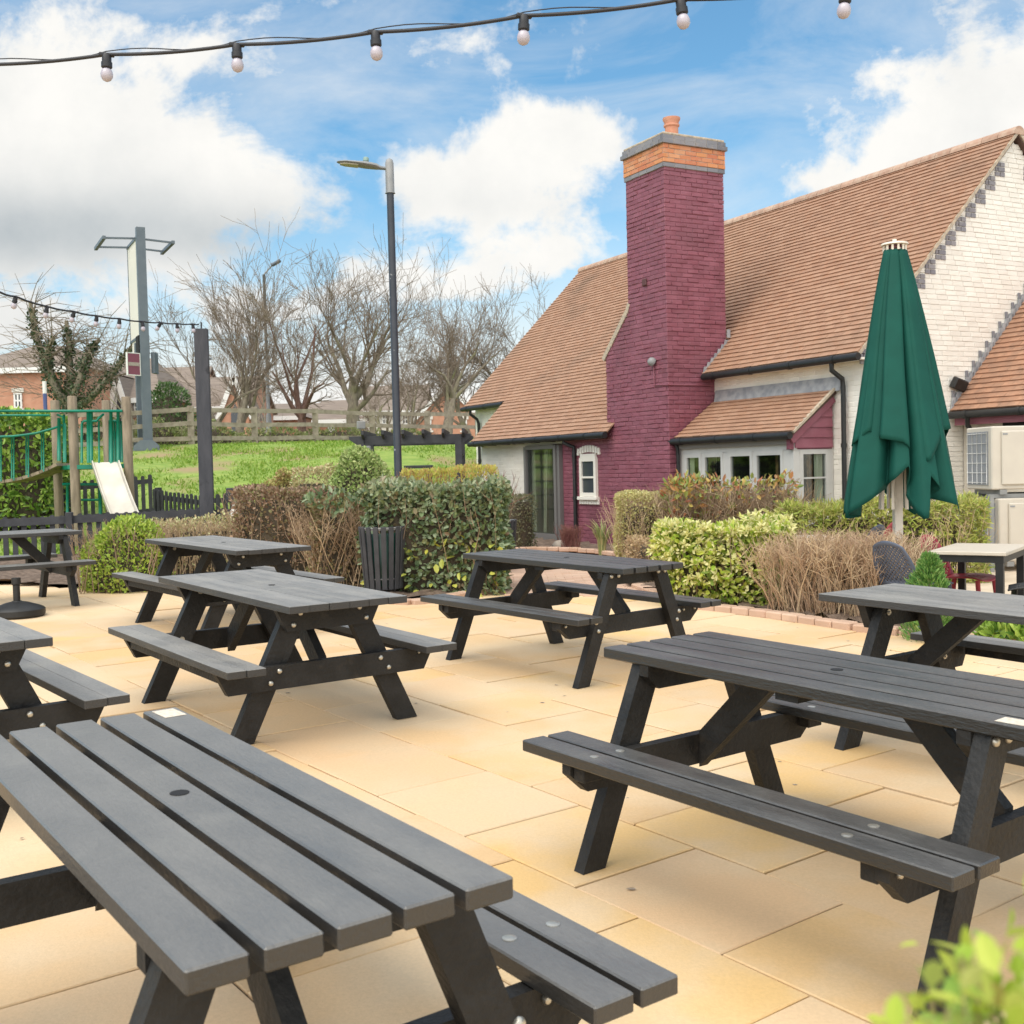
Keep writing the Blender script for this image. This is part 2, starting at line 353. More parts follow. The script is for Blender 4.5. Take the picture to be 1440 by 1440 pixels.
table_b('close-boarded picnic table cut off by the frame beside the nearest table', -2.8037, 5.184, -.8908)
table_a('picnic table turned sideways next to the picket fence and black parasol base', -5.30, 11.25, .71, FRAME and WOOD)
# ---------------------------------------------------------------- ground
def tag_s(o): return tag(o, kind='structure')
xs = np.concatenate([np.arange(-70,-16,3), np.arange(-16,10,.5), np.arange(10,71,3)])
ys = np.concatenate([np.arange(-12,8,2), np.arange(8,40,.5), np.arange(40,140,5), [160,220,320,500]])
V = [(x, y, G(x,y)-.045) for y in ys for x in xs]; nx = len(xs)
Q = [(j*nx+i, j*nx+i+1, (j+1)*nx+i+1, (j+1)*nx+i) for j in range(len(ys)-1) for i in range(nx-1)]
tag_s(mesh_np('ground', V, Q, EARTH, smooth=True))
# grass bank: turf surface
def in_turf(x, y):
    return y > 17.4 + max(0, x+3.4)*3.4 and y < 37 and x > -26 and x < 2.2
xs2 = np.arange(-26,2.6,.4); ys2 = np.arange(17,37.2,.4); n2 = len(xs2)
V = [(x, y, G(x,y)+.01+.05*math.sin(x*1.7+y)*math.sin(y*1.3-x*.6)) for y in ys2 for x in xs2]
Q = [(j*n2+i, j*n2+i+1, (j+1)*n2+i+1, (j+1)*n2+i) for j in range(len(ys2)-1) for i in range(n2-1) if in_turf(xs2[i]+.2, ys2[j]+.2)]
tag_s(mesh_np('grass_bank', V, Q, GRASSG, smooth=True))
V = []; Qd = []
PATCH = [(RNG.uniform(-11,-1),RNG.uniform(22,33),RNG.uniform(.4,1.1)) for _ in range(22)]
k = 0
while k < 52000:
    y = RNG.uniform(17.5, 36.5); x = RNG.uniform(-15, 1.8)
    if abs(x)/y > .52 or not in_turf(x,y): k += 1; continue
    if any((x-px)**2+((y-py)*.8)**2 < pr*pr*RNG.uniform(.3,1.1) for px,py,pr in PATCH): k += 1; continue
    z = G(x,y)+.0; h = RNG.uniform(.03,.09); a = RNG.uniform(0,PI); w = RNG.uniform(.012,.03); dx, dy = math.cos(a)*w, math.sin(a)*w
    lx, ly = RNG.uniform(-.05,.05,2); b = len(V)
    V += [(x-dx,y-dy,z),(x+dx,y+dy,z),(x+lx+dx*.3,y+ly+dy*.3,z+h),(x+lx-dx*.3,y+ly-dy*.3,z+h)]; Qd.append((b,b+1,b+2,b+3)); k += 1
tag(mesh_np('grass', V, Qd, BLADE), 'short bright green grass growing over the bank below the rail fence', 'grass', kind='stuff')
# patio: slabs laid in running bond, course direction along the tables
A0 = -.9190; EX = (math.cos(A0), math.sin(A0)); EY = (-math.sin(A0), math.cos(A0))
def edge_y(x):                       # back edge of the slabs at x (flat coords)
    pts = [(-12,13.6),(-6.2,13.35),(-4.8,12.7),(-3.1,12.6),(-1.9,11.7),(-1.4,11.3),(-1.0,11.05),(-.7,11.3),(-.3,11.9),(.2,11.9),(1.4,11.7),(1.72,10.5),(2.27,9.9),(2.78,9.1),(3.4,8.65),(4.2,8.2),(6,7.55),(12,6)]
    for (x0,y0),(x1,y1) in zip(pts, pts[1:]):
        if x0 <= x <= x1: return y0+(y1-y0)*(x-x0)/(x1-x0)
    return 6
mb = MB(); W_, H_ = .66, .5975
for r in range(-26, 30):
    v0 = 3.024 + r*H_; off = (-3.513 if r % 2 else -3.19)
    for q in range(-26, 26):
        u0 = off + q*W_ - (0 if r % 3 else .0)
        cx, cy = (u0+W_/2), (v0+H_/2); X, Y = cx*EX[0]+cy*EY[0], cx*EX[1]+cy*EY[1]
        if Y < -1.5 or abs(X) > 9 or Y > edge_y(X)+.35 or Y > 14: continue
        g = .003+random.uniform(0,.0025); dz = random.uniform(-.005,.004); tx, ty = random.uniform(-.002,.002), random.uniform(-.002,.002)
        c = [(u0+g,v0+g),(u0+W_-g,v0+g),(u0+W_-g,v0+H_-g),(u0+g,v0+H_-g)]; b = .004
        ci = [(u0+g+b,v0+g+b),(u0+W_-g-b,v0+g+b),(u0+W_-g-b,v0+H_-g-b),(u0+g+b,v0+H_-g-b)]
        def P(p, z): return flat(p[0]*EX[0]+p[1]*EY[0], p[0]*EX[1]+p[1]*EY[1], z+dz+tx*(p[0]-cx)/.3+ty*(p[1]-cy)/.3)
        vs = [P(p,0) for p in ci] + [P(p,-.004) for p in c] + [P(p,-.03) for p in c]
        mb.add(vs, [(0,1,2,3)] + [(i+4,(i+1)%4+4,(i+1)%4,i) for i in range(4)] + [(i+8,(i+1)%4+8,(i+1)%4+4,i+4) for i in range(4)])
tag_s(mb.build('patio', SLAB))
mb = MB()
for i in range(40):
    x0_, x1_ = -9.5+i*.475, -9.5+(i+1)*.475
    mb.quad(flat(x0_,-2,-.014), flat(x1_,-2,-.014), flat(x1_,edge_y(x1_)+.12,-.014), flat(x0_,edge_y(x0_)+.12,-.014))
tag_s(mb.build('patio_bedding', JOINT))
# stones, droppings and bits of leaf lying on the slabs
mb = MB()
for k in range(46):
    x, y = random.uniform(-3.5,3.5), random.uniform(2.2,10.5)
    s = random.uniform(.006,.016); p = flat(x,y,.0005); a = random.uniform(0,6)
    mb.add([(p.x+s*math.cos(a+i*1.05)*random.uniform(.6,1.3), p.y+s*math.sin(a+i*1.05)*random.uniform(.5,1.2), p.z+.002) for i in range(6)], [tuple(range(6))])
tag(mb.build('debris', mat('pale_debris',(.72,.66,.58),(.3,.22,.15),90,.9,lo=.3,hi=.5)), 'small pale specks and bits lying on the sandstone slabs', 'debris', kind='stuff')
def sheet(name, pts, m, dz, step=.35, kind='structure', rough=0):   # polygon draped over the ground
    P = [Vector((p[0],p[1])) for p in pts]; x0, x1 = min(p.x for p in P), max(p.x for p in P); y0, y1 = min(p.y for p in P), max(p.y for p in P)
    def inside(x, y):
        c = False; j = len(P)-1
        for i in range(len(P)):
            if (P[i].y > y) != (P[j].y > y) and x < (P[j].x-P[i].x)*(y-P[i].y)/(P[j].y-P[i].y)+P[i].x: c = not c
            j = i
        return c
    nxs = int((x1-x0)/step)+2; nys = int((y1-y0)/step)+2
    V = [(x0+i*step, y0+j*step, G(x0+i*step, y0+j*step)+dz+random.uniform(0,rough)) for j in range(nys) for i in range(nxs)]
    Q = [(j*nxs+i, j*nxs+i+1, (j+1)*nxs+i+1, (j+1)*nxs+i) for j in range(nys-1) for i in range(nxs-1) if inside(x0+(i+.5)*step, y0+(j+.5)*step)]
    return tag(mesh_np(name, V, Q, m, smooth=True), kind=kind)
sheet('soil_bed', [(-12,13.6),(-6.2,13.3),(-4.8,12.75),(-3.1,12.65),(-1.9,11.75),(-1.4,11.4),(-1.0,11.2),(-.75,11.4),(-.35,12.05),(-.3,13.5),(-.2,16.5),(-12,17)], SOIL, .03, .16, rough=.05)
sheet('soil_bed.001', [(1.25,12.4),(1.5,11.5),(1.85,10.6),(2.4,10.0),(2.9,9.25),(3.5,8.8),(4.3,8.35),(7,7.3),(7,7.8),(4.4,8.75),(3.6,9.2),(3.2,10),(3,10.8),(3.1,13.2),(2.4,16.3),(1.6,16.2)], SOIL, .03, .12, rough=.05)
sheet('pub_border', [(-3,18.4),(-.2,18.3),(.3,18.7),(.9,18.4),(1.3,18.0),(1.8,16.8),(2.3,16.5),(3,17),(2.6,18.2),(-1.5,25.5),(-2.5,25)], SOIL, .03, .2, rough=.05)
sheet('dining_terrace', [(3.0,10.8),(3.2,10),(3.65,9.15),(4.4,8.7),(7,7.75),(14,6),(14,16),(6,16),(3.1,13.1)], PALE, .02, .3)
# block paved path to the pub
mb = MB()
for j in range(0, 92):
    y = 11.3 + j*.078
    for i in range(-16, 28):
        x = i*.205 + (j%2)*.1
        a = -.38 if y < 13 else -.35-.03*(y-13)
        l = -.34 + max(0,(12.0-y))*.6
        r = 1.35 + max(0, 12-y)*.6
        if y > 17.4: l, r = -1.6, 2.0
        if not (l < x < r): continue
        if y > edge_y(x)-.3 and y < 18.4:
            z = max(G(x,y)+.012, plane_z(x,y)+.004 if y < 13.5 else -9)
            mb.box((x+.1, y+.035, z-.02), (.197,.071,.045), ch=.005)
tag_s(mb.build('path', BLOCK))
sheet('path_bedding', [(-.5,11.4),(1.5,11.4),(1.5,17.3),(2.1,17.3),(2.1,18.5),(-1.7,18.5),(-1.7,17.3),(-.4,17.3)], JOINT, -.01, .25)
# brick edging
def edging(pts, name, w=.10, l=.20, h=.055):
    mb = MB(); carry = 0
    for (a, b) in zip(pts, pts[1:]):
        d = Vector((b[0]-a[0], b[1]-a[1])); n = max(1, round(d.length/l)); ang = math.atan2(d.y, d.x)
        for i in range(n):
            p = Vector(a) + d*((i+.5)/n); z = max(G(p.x,p.y), plane_z(p.x,p.y)-.09)
            mb.box((p.x,p.y,z+h/2-.012+random.uniform(-.004,.004)), (d.length/n-.008, w, h), Matrix.Rotation(ang+random.uniform(-.03,.03),3,'Z'), ch=.012)
    return tag_s(mb.build(name, BLOCK))
edging([(1.35,12.2),(1.5,11.4),(1.77,10.52),(2.29,9.95),(2.8,9.15),(3.4,8.70),(4.2,8.25),(6,7.6)], 'kerb', .13, .2, .075)
edging([(-1.65,11.5),(-1.35,11.22),(-1.03,11.08),(-.78,11.22),(-.55,11.6),(-.3,12.0),(-.3,13.4),(-.28,16.5)], 'kerb.001', .13, .2, .07)
edging([(-.2,18.25),(.4,18.45),(.95,18.2),(1.35,17.8),(1.75,16.9)], 'kerb.002', .12, .2, .07)
# ---------------------------------------------------------------- the pub
YAW = .4943
PUB = thing('pub_building', 'brick pub with steep orange tiled roof, plum chimney and cream walls', 'pub', (2.6192,18.4,0), YAW-PI/2)
RW_, RZ_, EW_, EZ_ = 4.1528, 6.491, .7245, 2.986
SLP = (RZ_-EZ_)/(RW_-EW_)
S1, S0, SCAT = 3.4815, -9.156, -7.083
KW_, KZ_ = -.1288, 2.091
def bricks(name, O, U, Nn, rows, m, parent, holes=(), bw=.225, bh=.075, pr=(.004,.012), gap=.009, ch=.007, jit=.002):
    """courses of single bricks on a wall plane. rows(z) -> (u0,u1) clear width at that height, or None"""
    O, U, Nn = (np.array(p, float) for p in (O, U, Nn)); Z = np.array((0,0,1.))
    V = []; z, zend, fn = rows
    k = 0
    while z < zend-1e-4:
        wr = fn(z+bh/2)
        if wr:
            u = wr[0] - (bw/2 if k % 2 else 0)
            while u < wr[1]:
                a, b = max(u, wr[0]), min(u+bw, wr[1]); u += bw
                if b-a < .03: continue
                segs = [(a,b)]
                for (h0,h1,g0,g1) in holes:
                    if z+bh > g0+.01 and z < g1-.01:
                        ns = []
                        for (p,q) in segs:
                            if q <= h0 or p >= h1: ns.append((p,q)); continue
                            if p < h0: ns.append((p,h0))
                            if q > h1: ns.append((h1,q))
                        segs = ns
                for (p,q) in segs:
                    if q-p < .025: continue
                    d = RNG.uniform(*pr); j = RNG.uniform(-jit,jit,8)
                    o = [(p+gap/2,z+gap/2),(q-gap/2,z+gap/2),(q-gap/2,z+bh-gap/2),(p+gap/2,z+bh-gap/2)]
                    i_ = [(p+gap/2+ch+j[0],z+gap/2+ch+j[1]),(q-gap/2-ch+j[2],z+gap/2+ch+j[3]),(q-gap/2-ch+j[4],z+bh-gap/2-ch+j[5]),(p+gap/2+ch+j[6],z+bh-gap/2-ch+j[7])]
                    for (x,y) in o: V.append(O+U*x+Z*y)
                    tl = RNG.uniform(-.002,.002,4)
                    for n_,(x,y) in enumerate(i_): V.append(O+U*x+Z*y+Nn*(d+tl[n_]))
        z += bh; k += 1
    n = len(V)//8; Q = []
    for b in range(n):
        o = b*8; Q.append((o+4,o+5,o+6,o+7)); Q += [(o+i,o+(i+1)%4,o+(i+1)%4+4,o+i+4) for i in range(4)]
    Q = np.array(Q)
    if np.dot(np.cross(U, Z), Nn) < 0: Q = Q[:, ::-1]
    return mesh_np(name, V, Q, m, parent)
def tiles(name, O, U, D, rngf, length, m, parent, gauge=.105, w=.165, th=.013):
    """plain tiles: O eave point, U along the eave, D up the slope"""
    O, U, D = (Vector(p) for p in (O,U,D)); D.normalize(); Nn = U.cross(D).normalized()
    if Nn.z < 0: Nn = -Nn
    V = []; n = int(length/gauge)+1
    for k in range(n):
        d0 = k*gauge; d1 = min(d0+gauge*1.12, length+.03)
        a, b = rngf(d0+gauge/2); u = a - (w/2 if k%2 else 0)
        while u < b:
            p, q = max(u,a), min(u+w,b); u += w
            if q-p < .03: continue
            l = RNG.uniform(.016,.021); dj = RNG.uniform(-.004,.003); t1, t2 = RNG.uniform(-.002,.002,2); g = .002
            P = lambda x, y, h: O+U*x+D*y+Nn*h
            V += [P(p+g,d0+dj+t1,l+th), P(q-g,d0+dj+t2,l+th+t1), P(q-g,d1,.010), P(p+g,d1,.010), P(p+g,d0+dj+t1,l-.012), P(q-g,d0+dj+t2,l-.012), P(q-g,d1,-.004), P(p+g,d1,-.004)]
    nT = len(V)//8; Q = []
    for b in range(nT):
        o = b*8; Q += [(o,o+1,o+2,o+3),(o+4,o+5,o+1,o),(o+5,o+6,o+2,o+1),(o+7,o+4,o,o+3)]
    return mesh_np(name, [tuple(v) for v in V], Q, m, parent)
# bodies behind the brick faces
main = [(.97,0),(.97,2.98),(RW_,RZ_-.16),(2*RW_-.97,2.98),(2*RW_-.97,0)]
MB().prism(main, -9.03, 3.375).build('wall', WHITE, PUB)
WB = dict(pr=(.001,.006), gap=.005, ch=.005, jit=.0025)
def front(z): return (0, 3.4) if z < 2.93 else None
bricks('brick_face', (0,.97,0), (1,0,0), (0,-1,0), (0,2.93,front), WHITE, PUB, **WB)
bricks('brick_face', (0,.97,0), (1,0,0), (0,-1,0), (0,2.93,lambda z:(-9.05,-6.97)), WHITE, PUB, **WB)
def gab(z):
    h = max(0, (z-EZ_)/SLP) if z > EZ_-.1 else 0
    a = max(.955, EW_+h+.06); b = 2*RW_-a
    return (a, b) if b-a > .1 else None
GW = (1.62,2.44,1.0,1.62)
bricks('brick_face', (3.38,0,0), (0,1,0), (1,0,0), (0,6.3,gab), WHITE, PUB, holes=[GW], **WB)
# toothed blue brick quoins up the verge
for sd in (1,-1):
    V = MB(); z = 3.06
    while z < 6.2:
        wv = EW_+(z-EZ_)/SLP
        for r in range(3):
            zz = z-.075*r; n_ = 0
            w0 = wv+.05-.04*0
            cells = ((w0,w0+.11),(w0+.115,w0+.225)) if r != 1 else ((w0,w0+.06),(w0+.065,w0+.225))
            for (p,q) in cells:
                c = (p+q)/2; c = c if sd > 0 else 2*RW_-c
                V.box((3.385, c, zz-.0375), (.03, q-p-.010, .064), ch=.004)
        z += .225
    V.build('quoin', QUOIN, PUB)
# roof: two slopes of plain tiles on a felt underlay
sl_len = math.hypot(RW_-EW_, RZ_-EZ_); cl = math.hypot(EW_-KW_, EZ_-KZ_)
up = Vector((0, RW_-EW_, RZ_-EZ_))
tiles('roof', (0,EW_,EZ_), (1,0,0), up, lambda d: (S0,S1), sl_len, TILE, PUB)
tiles('roof', (0,2*RW_-EW_,EZ_), (1,0,0), (0,-(RW_-EW_),RZ_-EZ_), lambda d: (S0,S1), sl_len, TILE, PUB)
MB().prism([(EW_,EZ_-.012),(RW_,RZ_-.012),(2*RW_-EW_,EZ_-.012),(2*RW_-EW_,EZ_-.06),(RW_,RZ_-.09),(EW_,EZ_-.06)], S0+.02, S1-.02).build('roof_underlay', ROOFB, PUB)
tiles('lower_roof', (0,KW_,KZ_), (1,0,0), (0,EW_-KW_,EZ_-KZ_), lambda d: (SCAT, -1.62 if d < .2 else -1.72), cl+.01, TILE, PUB)
MB().prism([(KW_,KZ_-.012),(EW_+.02,EZ_-.012+.02),(EW_+.02,EZ_-.07),(KW_,KZ_-.06)], SCAT+.02, -1.7).build('roof_underlay', ROOFB, PUB)
# ridge
mb = MB(); n = 42
for i in range(n):
    a = S0-.02+(S1-S0+.04)*i/n; b = S0-.02+(S1-S0+.04)*(i+1)/n-.008
    mb.prism([(RW_+.13*math.cos(t), RZ_-.075+.13*math.sin(t)+.0) for t in [PI*j/8 for j in range(9)]], a, b)
mb.build('ridge', RIDGE, PUB)
# mortared verges
for s_ in (S1, S0):
    for sd in (1,-1):
        f_ = lambda w: w if sd > 0 else 2*RW_-w
        MB().bar((s_-(.02 if s_>0 else -.02), f_(EW_+.01), EZ_-.022), (s_-(.02 if s_>0 else -.02), f_(RW_), RZ_-.02), .05, .045).build('verge', COPE, PUB)
# gutters and pipes
def gutter(s0, s1, w, z, name='gutter', par=None):
    mb = MB(); mb.tube([(s0,w,z),(s1,w,z)], .056, 10)
    k = int((s1-s0)/.9)+1
    for i in range(k): 
        x = s0+.25+i*.9
        if x < s1: mb.tube([(x,w,z),(x+.06,w,z)], .064, 10); mb.box((x+.03,w+.05,z+.0),(.03,.12,.03))
    return mb.build(name, BLACKP, par or PUB, True, auto=40)
gutter(.06, S1+.04, EW_-.045, EZ_-.055)
gutter(S0-.02, SCAT-.04, EW_-.045, EZ_-.055)
gutter(SCAT-.03, -1.66, KW_-.045, KZ_-.05)
def pipe(pts, r=.036): 
    mb = MB().tube(pts, r, 10)
    for z in (.9, 1.7):
        if pts[-1][2] < z < pts[-2][2]: mb.tube([(pts[-1][0],pts[-1][1],z-.03),(pts[-1][0],pts[-1][1],z+.03)], r*1.25, 10)
    return mb.build('downpipe', BLACKP, PUB, True, auto=50)
pipe([(3.0,EW_-.04,2.9),(3.0,EW_-.04,2.78),(3.02,.87,2.66),(3.02,.885,2.55),(3.02,.885,.02)])
pipe([(-8.75,EW_-.04,2.9),(-8.75,EW_-.04,2.8),(-8.75,.86,2.68),(-8.75,.9,2.58),(-8.75,.9,.02)])
pipe([(-3.12,KW_-.03,2.02),(-3.12,KW_-.03,1.95),(-3.0,.0,1.86),(-3.0,.0,1.8),(-3.0,.0,.02)])
MB().box(((S1+.06)/2+.03,EW_+.11,EZ_-.075),(S1-.1,.26,.03)).build('soffit', CREAMW, PUB)
mb = MB()
for i in range(9): mb.box((-6.9+i*.62,KW_+.1,KZ_-.075),(.05,.2,.06))
mb.build('rafter_end', ROOFB, PUB)
# lower range under the long slope: cream end, glazed door, plum wall with small window
low = [(.06,0),(.06,2.16),(.96,3.08),(.96,0)]
MB().prism(low, -6.95, -4.92).build('lower_wall', WHITE, PUB)
MB().prism(low, -3.53, -1.7).build('lower_wall', PURPB, PUB)
MB().prism([(.06,1.95),(.06,2.16),(.96,3.08),(.96,1.95)], -4.92, -3.53).build('door_lintel', CREAMW, PUB)
bricks('brick_face', (0,.06,0), (1,0,0), (0,-1,0), (0,2.14,lambda z:(-6.96,-4.94)), WHITE, PUB, **WB)
SW = (-2.86,-2.25,.84,1.80)
bricks('brick_face', (0,.06,0), (1,0,0), (0,-1,0), (0,2.14,lambda z:(-3.5,-1.84)), PURP, PUB, holes=[SW])
# glazed door
fr = MB()
for s_ in (-4.885,-3.70,-3.54): fr.box((s_,.02,.99),(.085 if s_ < -3.6 else .05,.09,1.86))
fr.box((-4.29,.02,1.90),(1.1,.088,.09)); fr.box((-4.29,.02,.12),(1.1,.088,.13)); fr.box((-3.62,.03,.99),(.08,.05,1.85))
dr = fr.build('glazed_door', DGREY, PUB)
MB().box((-4.29,.03,1.0),(1.1,.012,1.72)).build('pane', GLASS, dr)
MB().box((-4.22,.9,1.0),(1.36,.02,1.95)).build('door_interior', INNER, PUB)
mb = MB()
for s_, w_ in ((-4.70,.16),(-4.30,.14)):
    pts = [(s_-w_/2+w_*i/10, .10+.03*math.sin(i*2.3)) for i in range(11)]
    for (a,b) in zip(pts,pts[1:]): mb.quad((a[0]+.0,a[1],.2),(b[0],b[1],.2),(b[0]+(.12 if s_>-4.4 else 0),b[1],1.85),(a[0]+(.10 if s_>-4.4 else 0),a[1],1.85))
mb.build('curtain', CURT, PUB, True)
MB().box((-4.09,.3,1.0),(.13,.04,1.7)).build('curtain', CURTD, PUB)
MB().box((-3.84,.10,.30),(.24,.06,.22)).build('door_grille', DGREY, PUB)
# small arched sash window
def arch(s0, s1, z0, z1, rise, n=8): 
    c = (s0+s1)/2; h = (s1-s0)/2
    return [(s0,z0),(s1,z0)] + [(c+h*math.cos(PI*i/n), z1-rise+rise*math.sin(PI*i/n)) for i in range(n+1)]
wn = MB().prism(arch(-2.84,-2.27,.95,1.72,.09), .045, .058, 'y')
for s_ in (-2.80,-2.31): wn.box((s_,.03,1.29),(.075,.05,.72))
for z_ in (.97,1.29,1.62): wn.box((-2.555,.032,z_),(.42,.046,.07 if z_!=1.29 else .035))
wn.box((-2.555,.034,1.68),(.52,.04,.09))
o = wn.build('sash_window', CREAMW, PUB)
MB().box((-2.555,.038,1.29),(.42,.006,.62)).build('pane', HGLASS, o)
mb = MB()
for i in range(9):
    s_ = -2.90+.70*i/8; mb.box((s_,.042,1.80-.055*((i-4)/4)**2+.02),(.062,.05,.13), Matrix.Rotation(-(i-4)*.035,3,'Y'), ch=.008)
mb.build('arch_brick', CREAMW, PUB)
mb = MB().box((-2.555,.02,.90),(.66,.1,.06), ch=.006)
for i in range(8): mb.box((-2.85+.085*i,.04,.83),(.07,.045,.085), ch=.006)
mb.build('sill', CREAMW, PUB)
# ---------------------------------------------------------------- chimney (part of the pub)
def brs(z): return -1.85 if z < 3.45 else (-1.85+(z-3.45)/(4.13-3.45)*(1.85-1.12) if z < 4.13 else -1.115)
ZB = 6.354
core_ = MB().box((-.5575,.6165,3.2),(1.085,1.203,6.4)).box((-.93,.6165,1.73),(1.82,1.2,3.44))
core_.prism([(-1.83,3.43),(-.6,3.43),(-.6,4.12),(-1.12,4.12)], .02, 1.2, 'y')
ch_ = core_.build('chimney', PURPB, PUB)
bricks('chimney_brick', (0,.012,0), (1,0,0), (0,-1,0), (0,ZB,lambda z:(brs(z)-.005,-.0)), PURP, ch_, pr=(.002,.014), gap=.006, ch=.008, jit=.008)
bricks('chimney_brick', (-.012,0,0), (0,1,0), (1,0,0), (0,ZB,lambda z:(.0,1.24)), PURP, ch_, pr=(.002,.014), gap=.006, ch=.008, jit=.008)
bricks('chimney_brick', (-1.103,0,0), (0,1,0), (-1,0,0), (4.1,ZB,lambda z:(.0,1.24)), PURP, ch_)
bricks('chimney_brick', (-1.84,0,0), (0,1,0), (-1,0,0), (1.5,3.45,lambda z:(.0,.9)), PURP, ch_)
def band(z0, n, out, m, inner):
    MB().box((-.5575,.6165,z0+n*.0375),(1.115+2*out-.02,1.233+2*out-.02,n*.075-.004)).build('band_core', MORT, ch_)
    rows = (z0, z0+n*.075, lambda z:(-1.115-out, out))
    bricks(inner, (0,-out+.01,0), (1,0,0), (0,-1,0), rows, m, ch_, gap=.008, ch=.003)
    rows = (z0, z0+n*.075, lambda z:(-out, 1.233+out))
    bricks(inner, (out-.01,0,0), (0,1,0), (1,0,0), rows, m, ch_, gap=.008, ch=.003)
    bricks(inner, (-1.115-out+.01,0,0), (0,1,0), (-1,0,0), rows, m, ch_, gap=.008, ch=.003)
band(ZB, 1, .022, BLUEB, 'blue_brick_band'); band(ZB+.075, 4, .025, ORANGE, 'orange_brick_band')
band(ZB+.375, 1, .06, BLUEB, 'oversail_course'); band(ZB+.45, 1, .035, BLUEB, 'oversail_course')
MB().box((-.5575,.6165,ZB+.545),(1.15,1.27,.04), ch=.01).build('capping', COPE, ch_)
MB().lathe([(.115,6.90),(.112,7.17),(.135,7.19),(.135,7.215),(.118,7.225),(.13,7.27),(.148,7.30),(.148,7.33),(.105,7.335),(.09,7.2)], 22, (-.52,.56,.02)).build('chimney_pot', mat('terracotta',(.52,.22,.13),(.6,.3,.2),6,.85,.2), ch_, True, auto=35)
MB().bar((-1.93,.05,3.40),(-1.16,.05,4.15),.12,.09).bar((-1.20,.05,4.08),(-1.10,.05,4.28),.10,.08).build('coping', COPE, ch_)
MB().box((-.594,-.012,4.568),(.12,.03,.12), ch=.01).build('air_brick', mat('vent_brown',(.10,.04,.04),rough=.7), ch_)
mb = MB().lathe([(.02,-.09),(.075,-.06),(.075,-.02),(.05,.02),(.03,.03)], 14); mb.v = [tuple(Matrix.Rotation(PI/2-.5,3,'X') @ Vector(p) + Vector((-.374,-.08,3.23))) for p in mb.v]
mb.build('wall_lamp', GALV, ch_, True, auto=40)
MB().tube([(-.37,-.015,3.17),(-.36,-.015,2.82),(.02,-.015,2.80)], .012, 6).tube([(.02,-.015,2.80),(.02,.90,2.80)], .012, 6).build('lamp_cable', PURP, ch_)
# stepped lead flashings
mb = MB()
for i in range(7):
    w_ = .72+.075*i; z_ = EZ_+(w_-EW_)*SLP+.03
    mb.prism([(w_-.02,z_-.05),(w_+.10,z_+.05),(w_+.10,z_+.10),(w_+.02,z_+.10)], .012, .03)
mb.box((.03,1.26,3.68),(.02,.06,.14)); mb.build('flashing', LEAD, PUB)
# ---------------------------------------------------------------- bay window
BW_, BZ_, BT_, BTZ_, BR_ = .0996, 1.911, .985, 2.553, 2.825
tiles('bay_roof', (0,BW_,BZ_), (1,0,0), (0,BT_-BW_,BTZ_-BZ_), lambda d:(.02,BR_), math.hypot(BT_-BW_,BTZ_-BZ_)-.05, TILE, PUB)
MB().prism([(BW_,BZ_-.012),(BT_,BTZ_-.012),(BT_,BTZ_-.07),(BW_,BZ_-.06)], .02, BR_-.02).build('roof_underlay', ROOFB, PUB)
MB().bar((BR_-.01,BW_,BZ_-.005),(BR_-.01,BT_,BTZ_+.03),.05,.035).build('verge', COPE, PUB)
MB().prism([(.90,2.50),(.955,2.53),(.955,2.71),(.94,2.71)], .05, 2.93).build('flashing', LEAD, PUB)
gutter(-.05, BR_-.02, BW_-.04, BZ_-.05)
pipe([(.05,BW_-.02,1.84),(.06,.12,1.75),(.06,.13,1.6),(.06,.13,.02)], .03)
MB().box((1.38,BW_+.06,1.80),(2.70,.05,.13)).build('fascia', mat('taupe_board',(.2,.18,.16),rough=.6), PUB)
MB().prism([(.12,1.66),(.93,1.66),(.93,2.46),(.12,1.87)], 2.66, 2.735).build('gable_board_core', PURPB, PUB)
mb = MB()
for z_ in (1.70,1.85,2.0,2.15,2.3):
    w0 = max(.2, BW_+(z_+.1-BZ_)/.725+.07)
    mb.prism([(2.737,z_-.02),(2.765,z_-.02),(2.745,z_+.135),(2.737,z_+.135)], w0, .93, 'y')
mb.build('weatherboard', PURP, PUB); MB().bar((2.77,.10,1.80),(2.77,.93,2.41),.03,.14).build('barge_board', PURP, PUB)
# bay carcass and windows
MB().box((1.39,.57,.37),(2.68,.74,.74)).build('bay_plinth', GREYF, PUB)
b = MB().box((1.37,.22,1.70),(2.74,.06,.10)).box((1.37,.2,.78),(2.74,.1,.09))
for s_, w_ in ((.09,.16),(.62,.05),(1.21,.13),(1.86,.05),(2.62,.22)): b.box((s_,.222,1.24),(w_,.064,.84))
b.box((2.70,.60,1.68),(.06,.72,.10)).box((2.70,.60,.78),(.09,.76,.09))
for w_ in (.26,.91): b.box((2.70,w_,1.24),(.062,.09,.84))
bay = b.build('bay_window', GREYF, PUB)
def light(s0, s1, front=True):
    m_ = MB(); t_ = .055
    for z_ in (.85,1.62): m_.box(((s0+s1)/2,.205,z_),(s1-s0,.05,t_+.01))
    for s_ in (s0+t_/2,s1-t_/2): m_.box((s_,.206,1.235),(t_,.05,.72))
    m_.box(((s0+s1)/2,.208,1.22),(s1-s0-.1,.03,.025))
    f_ = m_.build('casement', GREYF, bay); MB().box(((s0+s1)/2,.215,1.235),(s1-s0-.09,.006,.72)).build('pane', GLASS, f_)
for s0,s1 in ((.17,.595),(.645,1.145),(1.275,1.835),(1.885,2.51)): light(s0,s1)
m_ = MB()
for z_ in (.86,1.62): m_.box((2.715,.585,z_),(.05,.56,.065))
for w_ in (.335,.835): m_.box((2.716,w_,1.235),(.05,.06,.72))
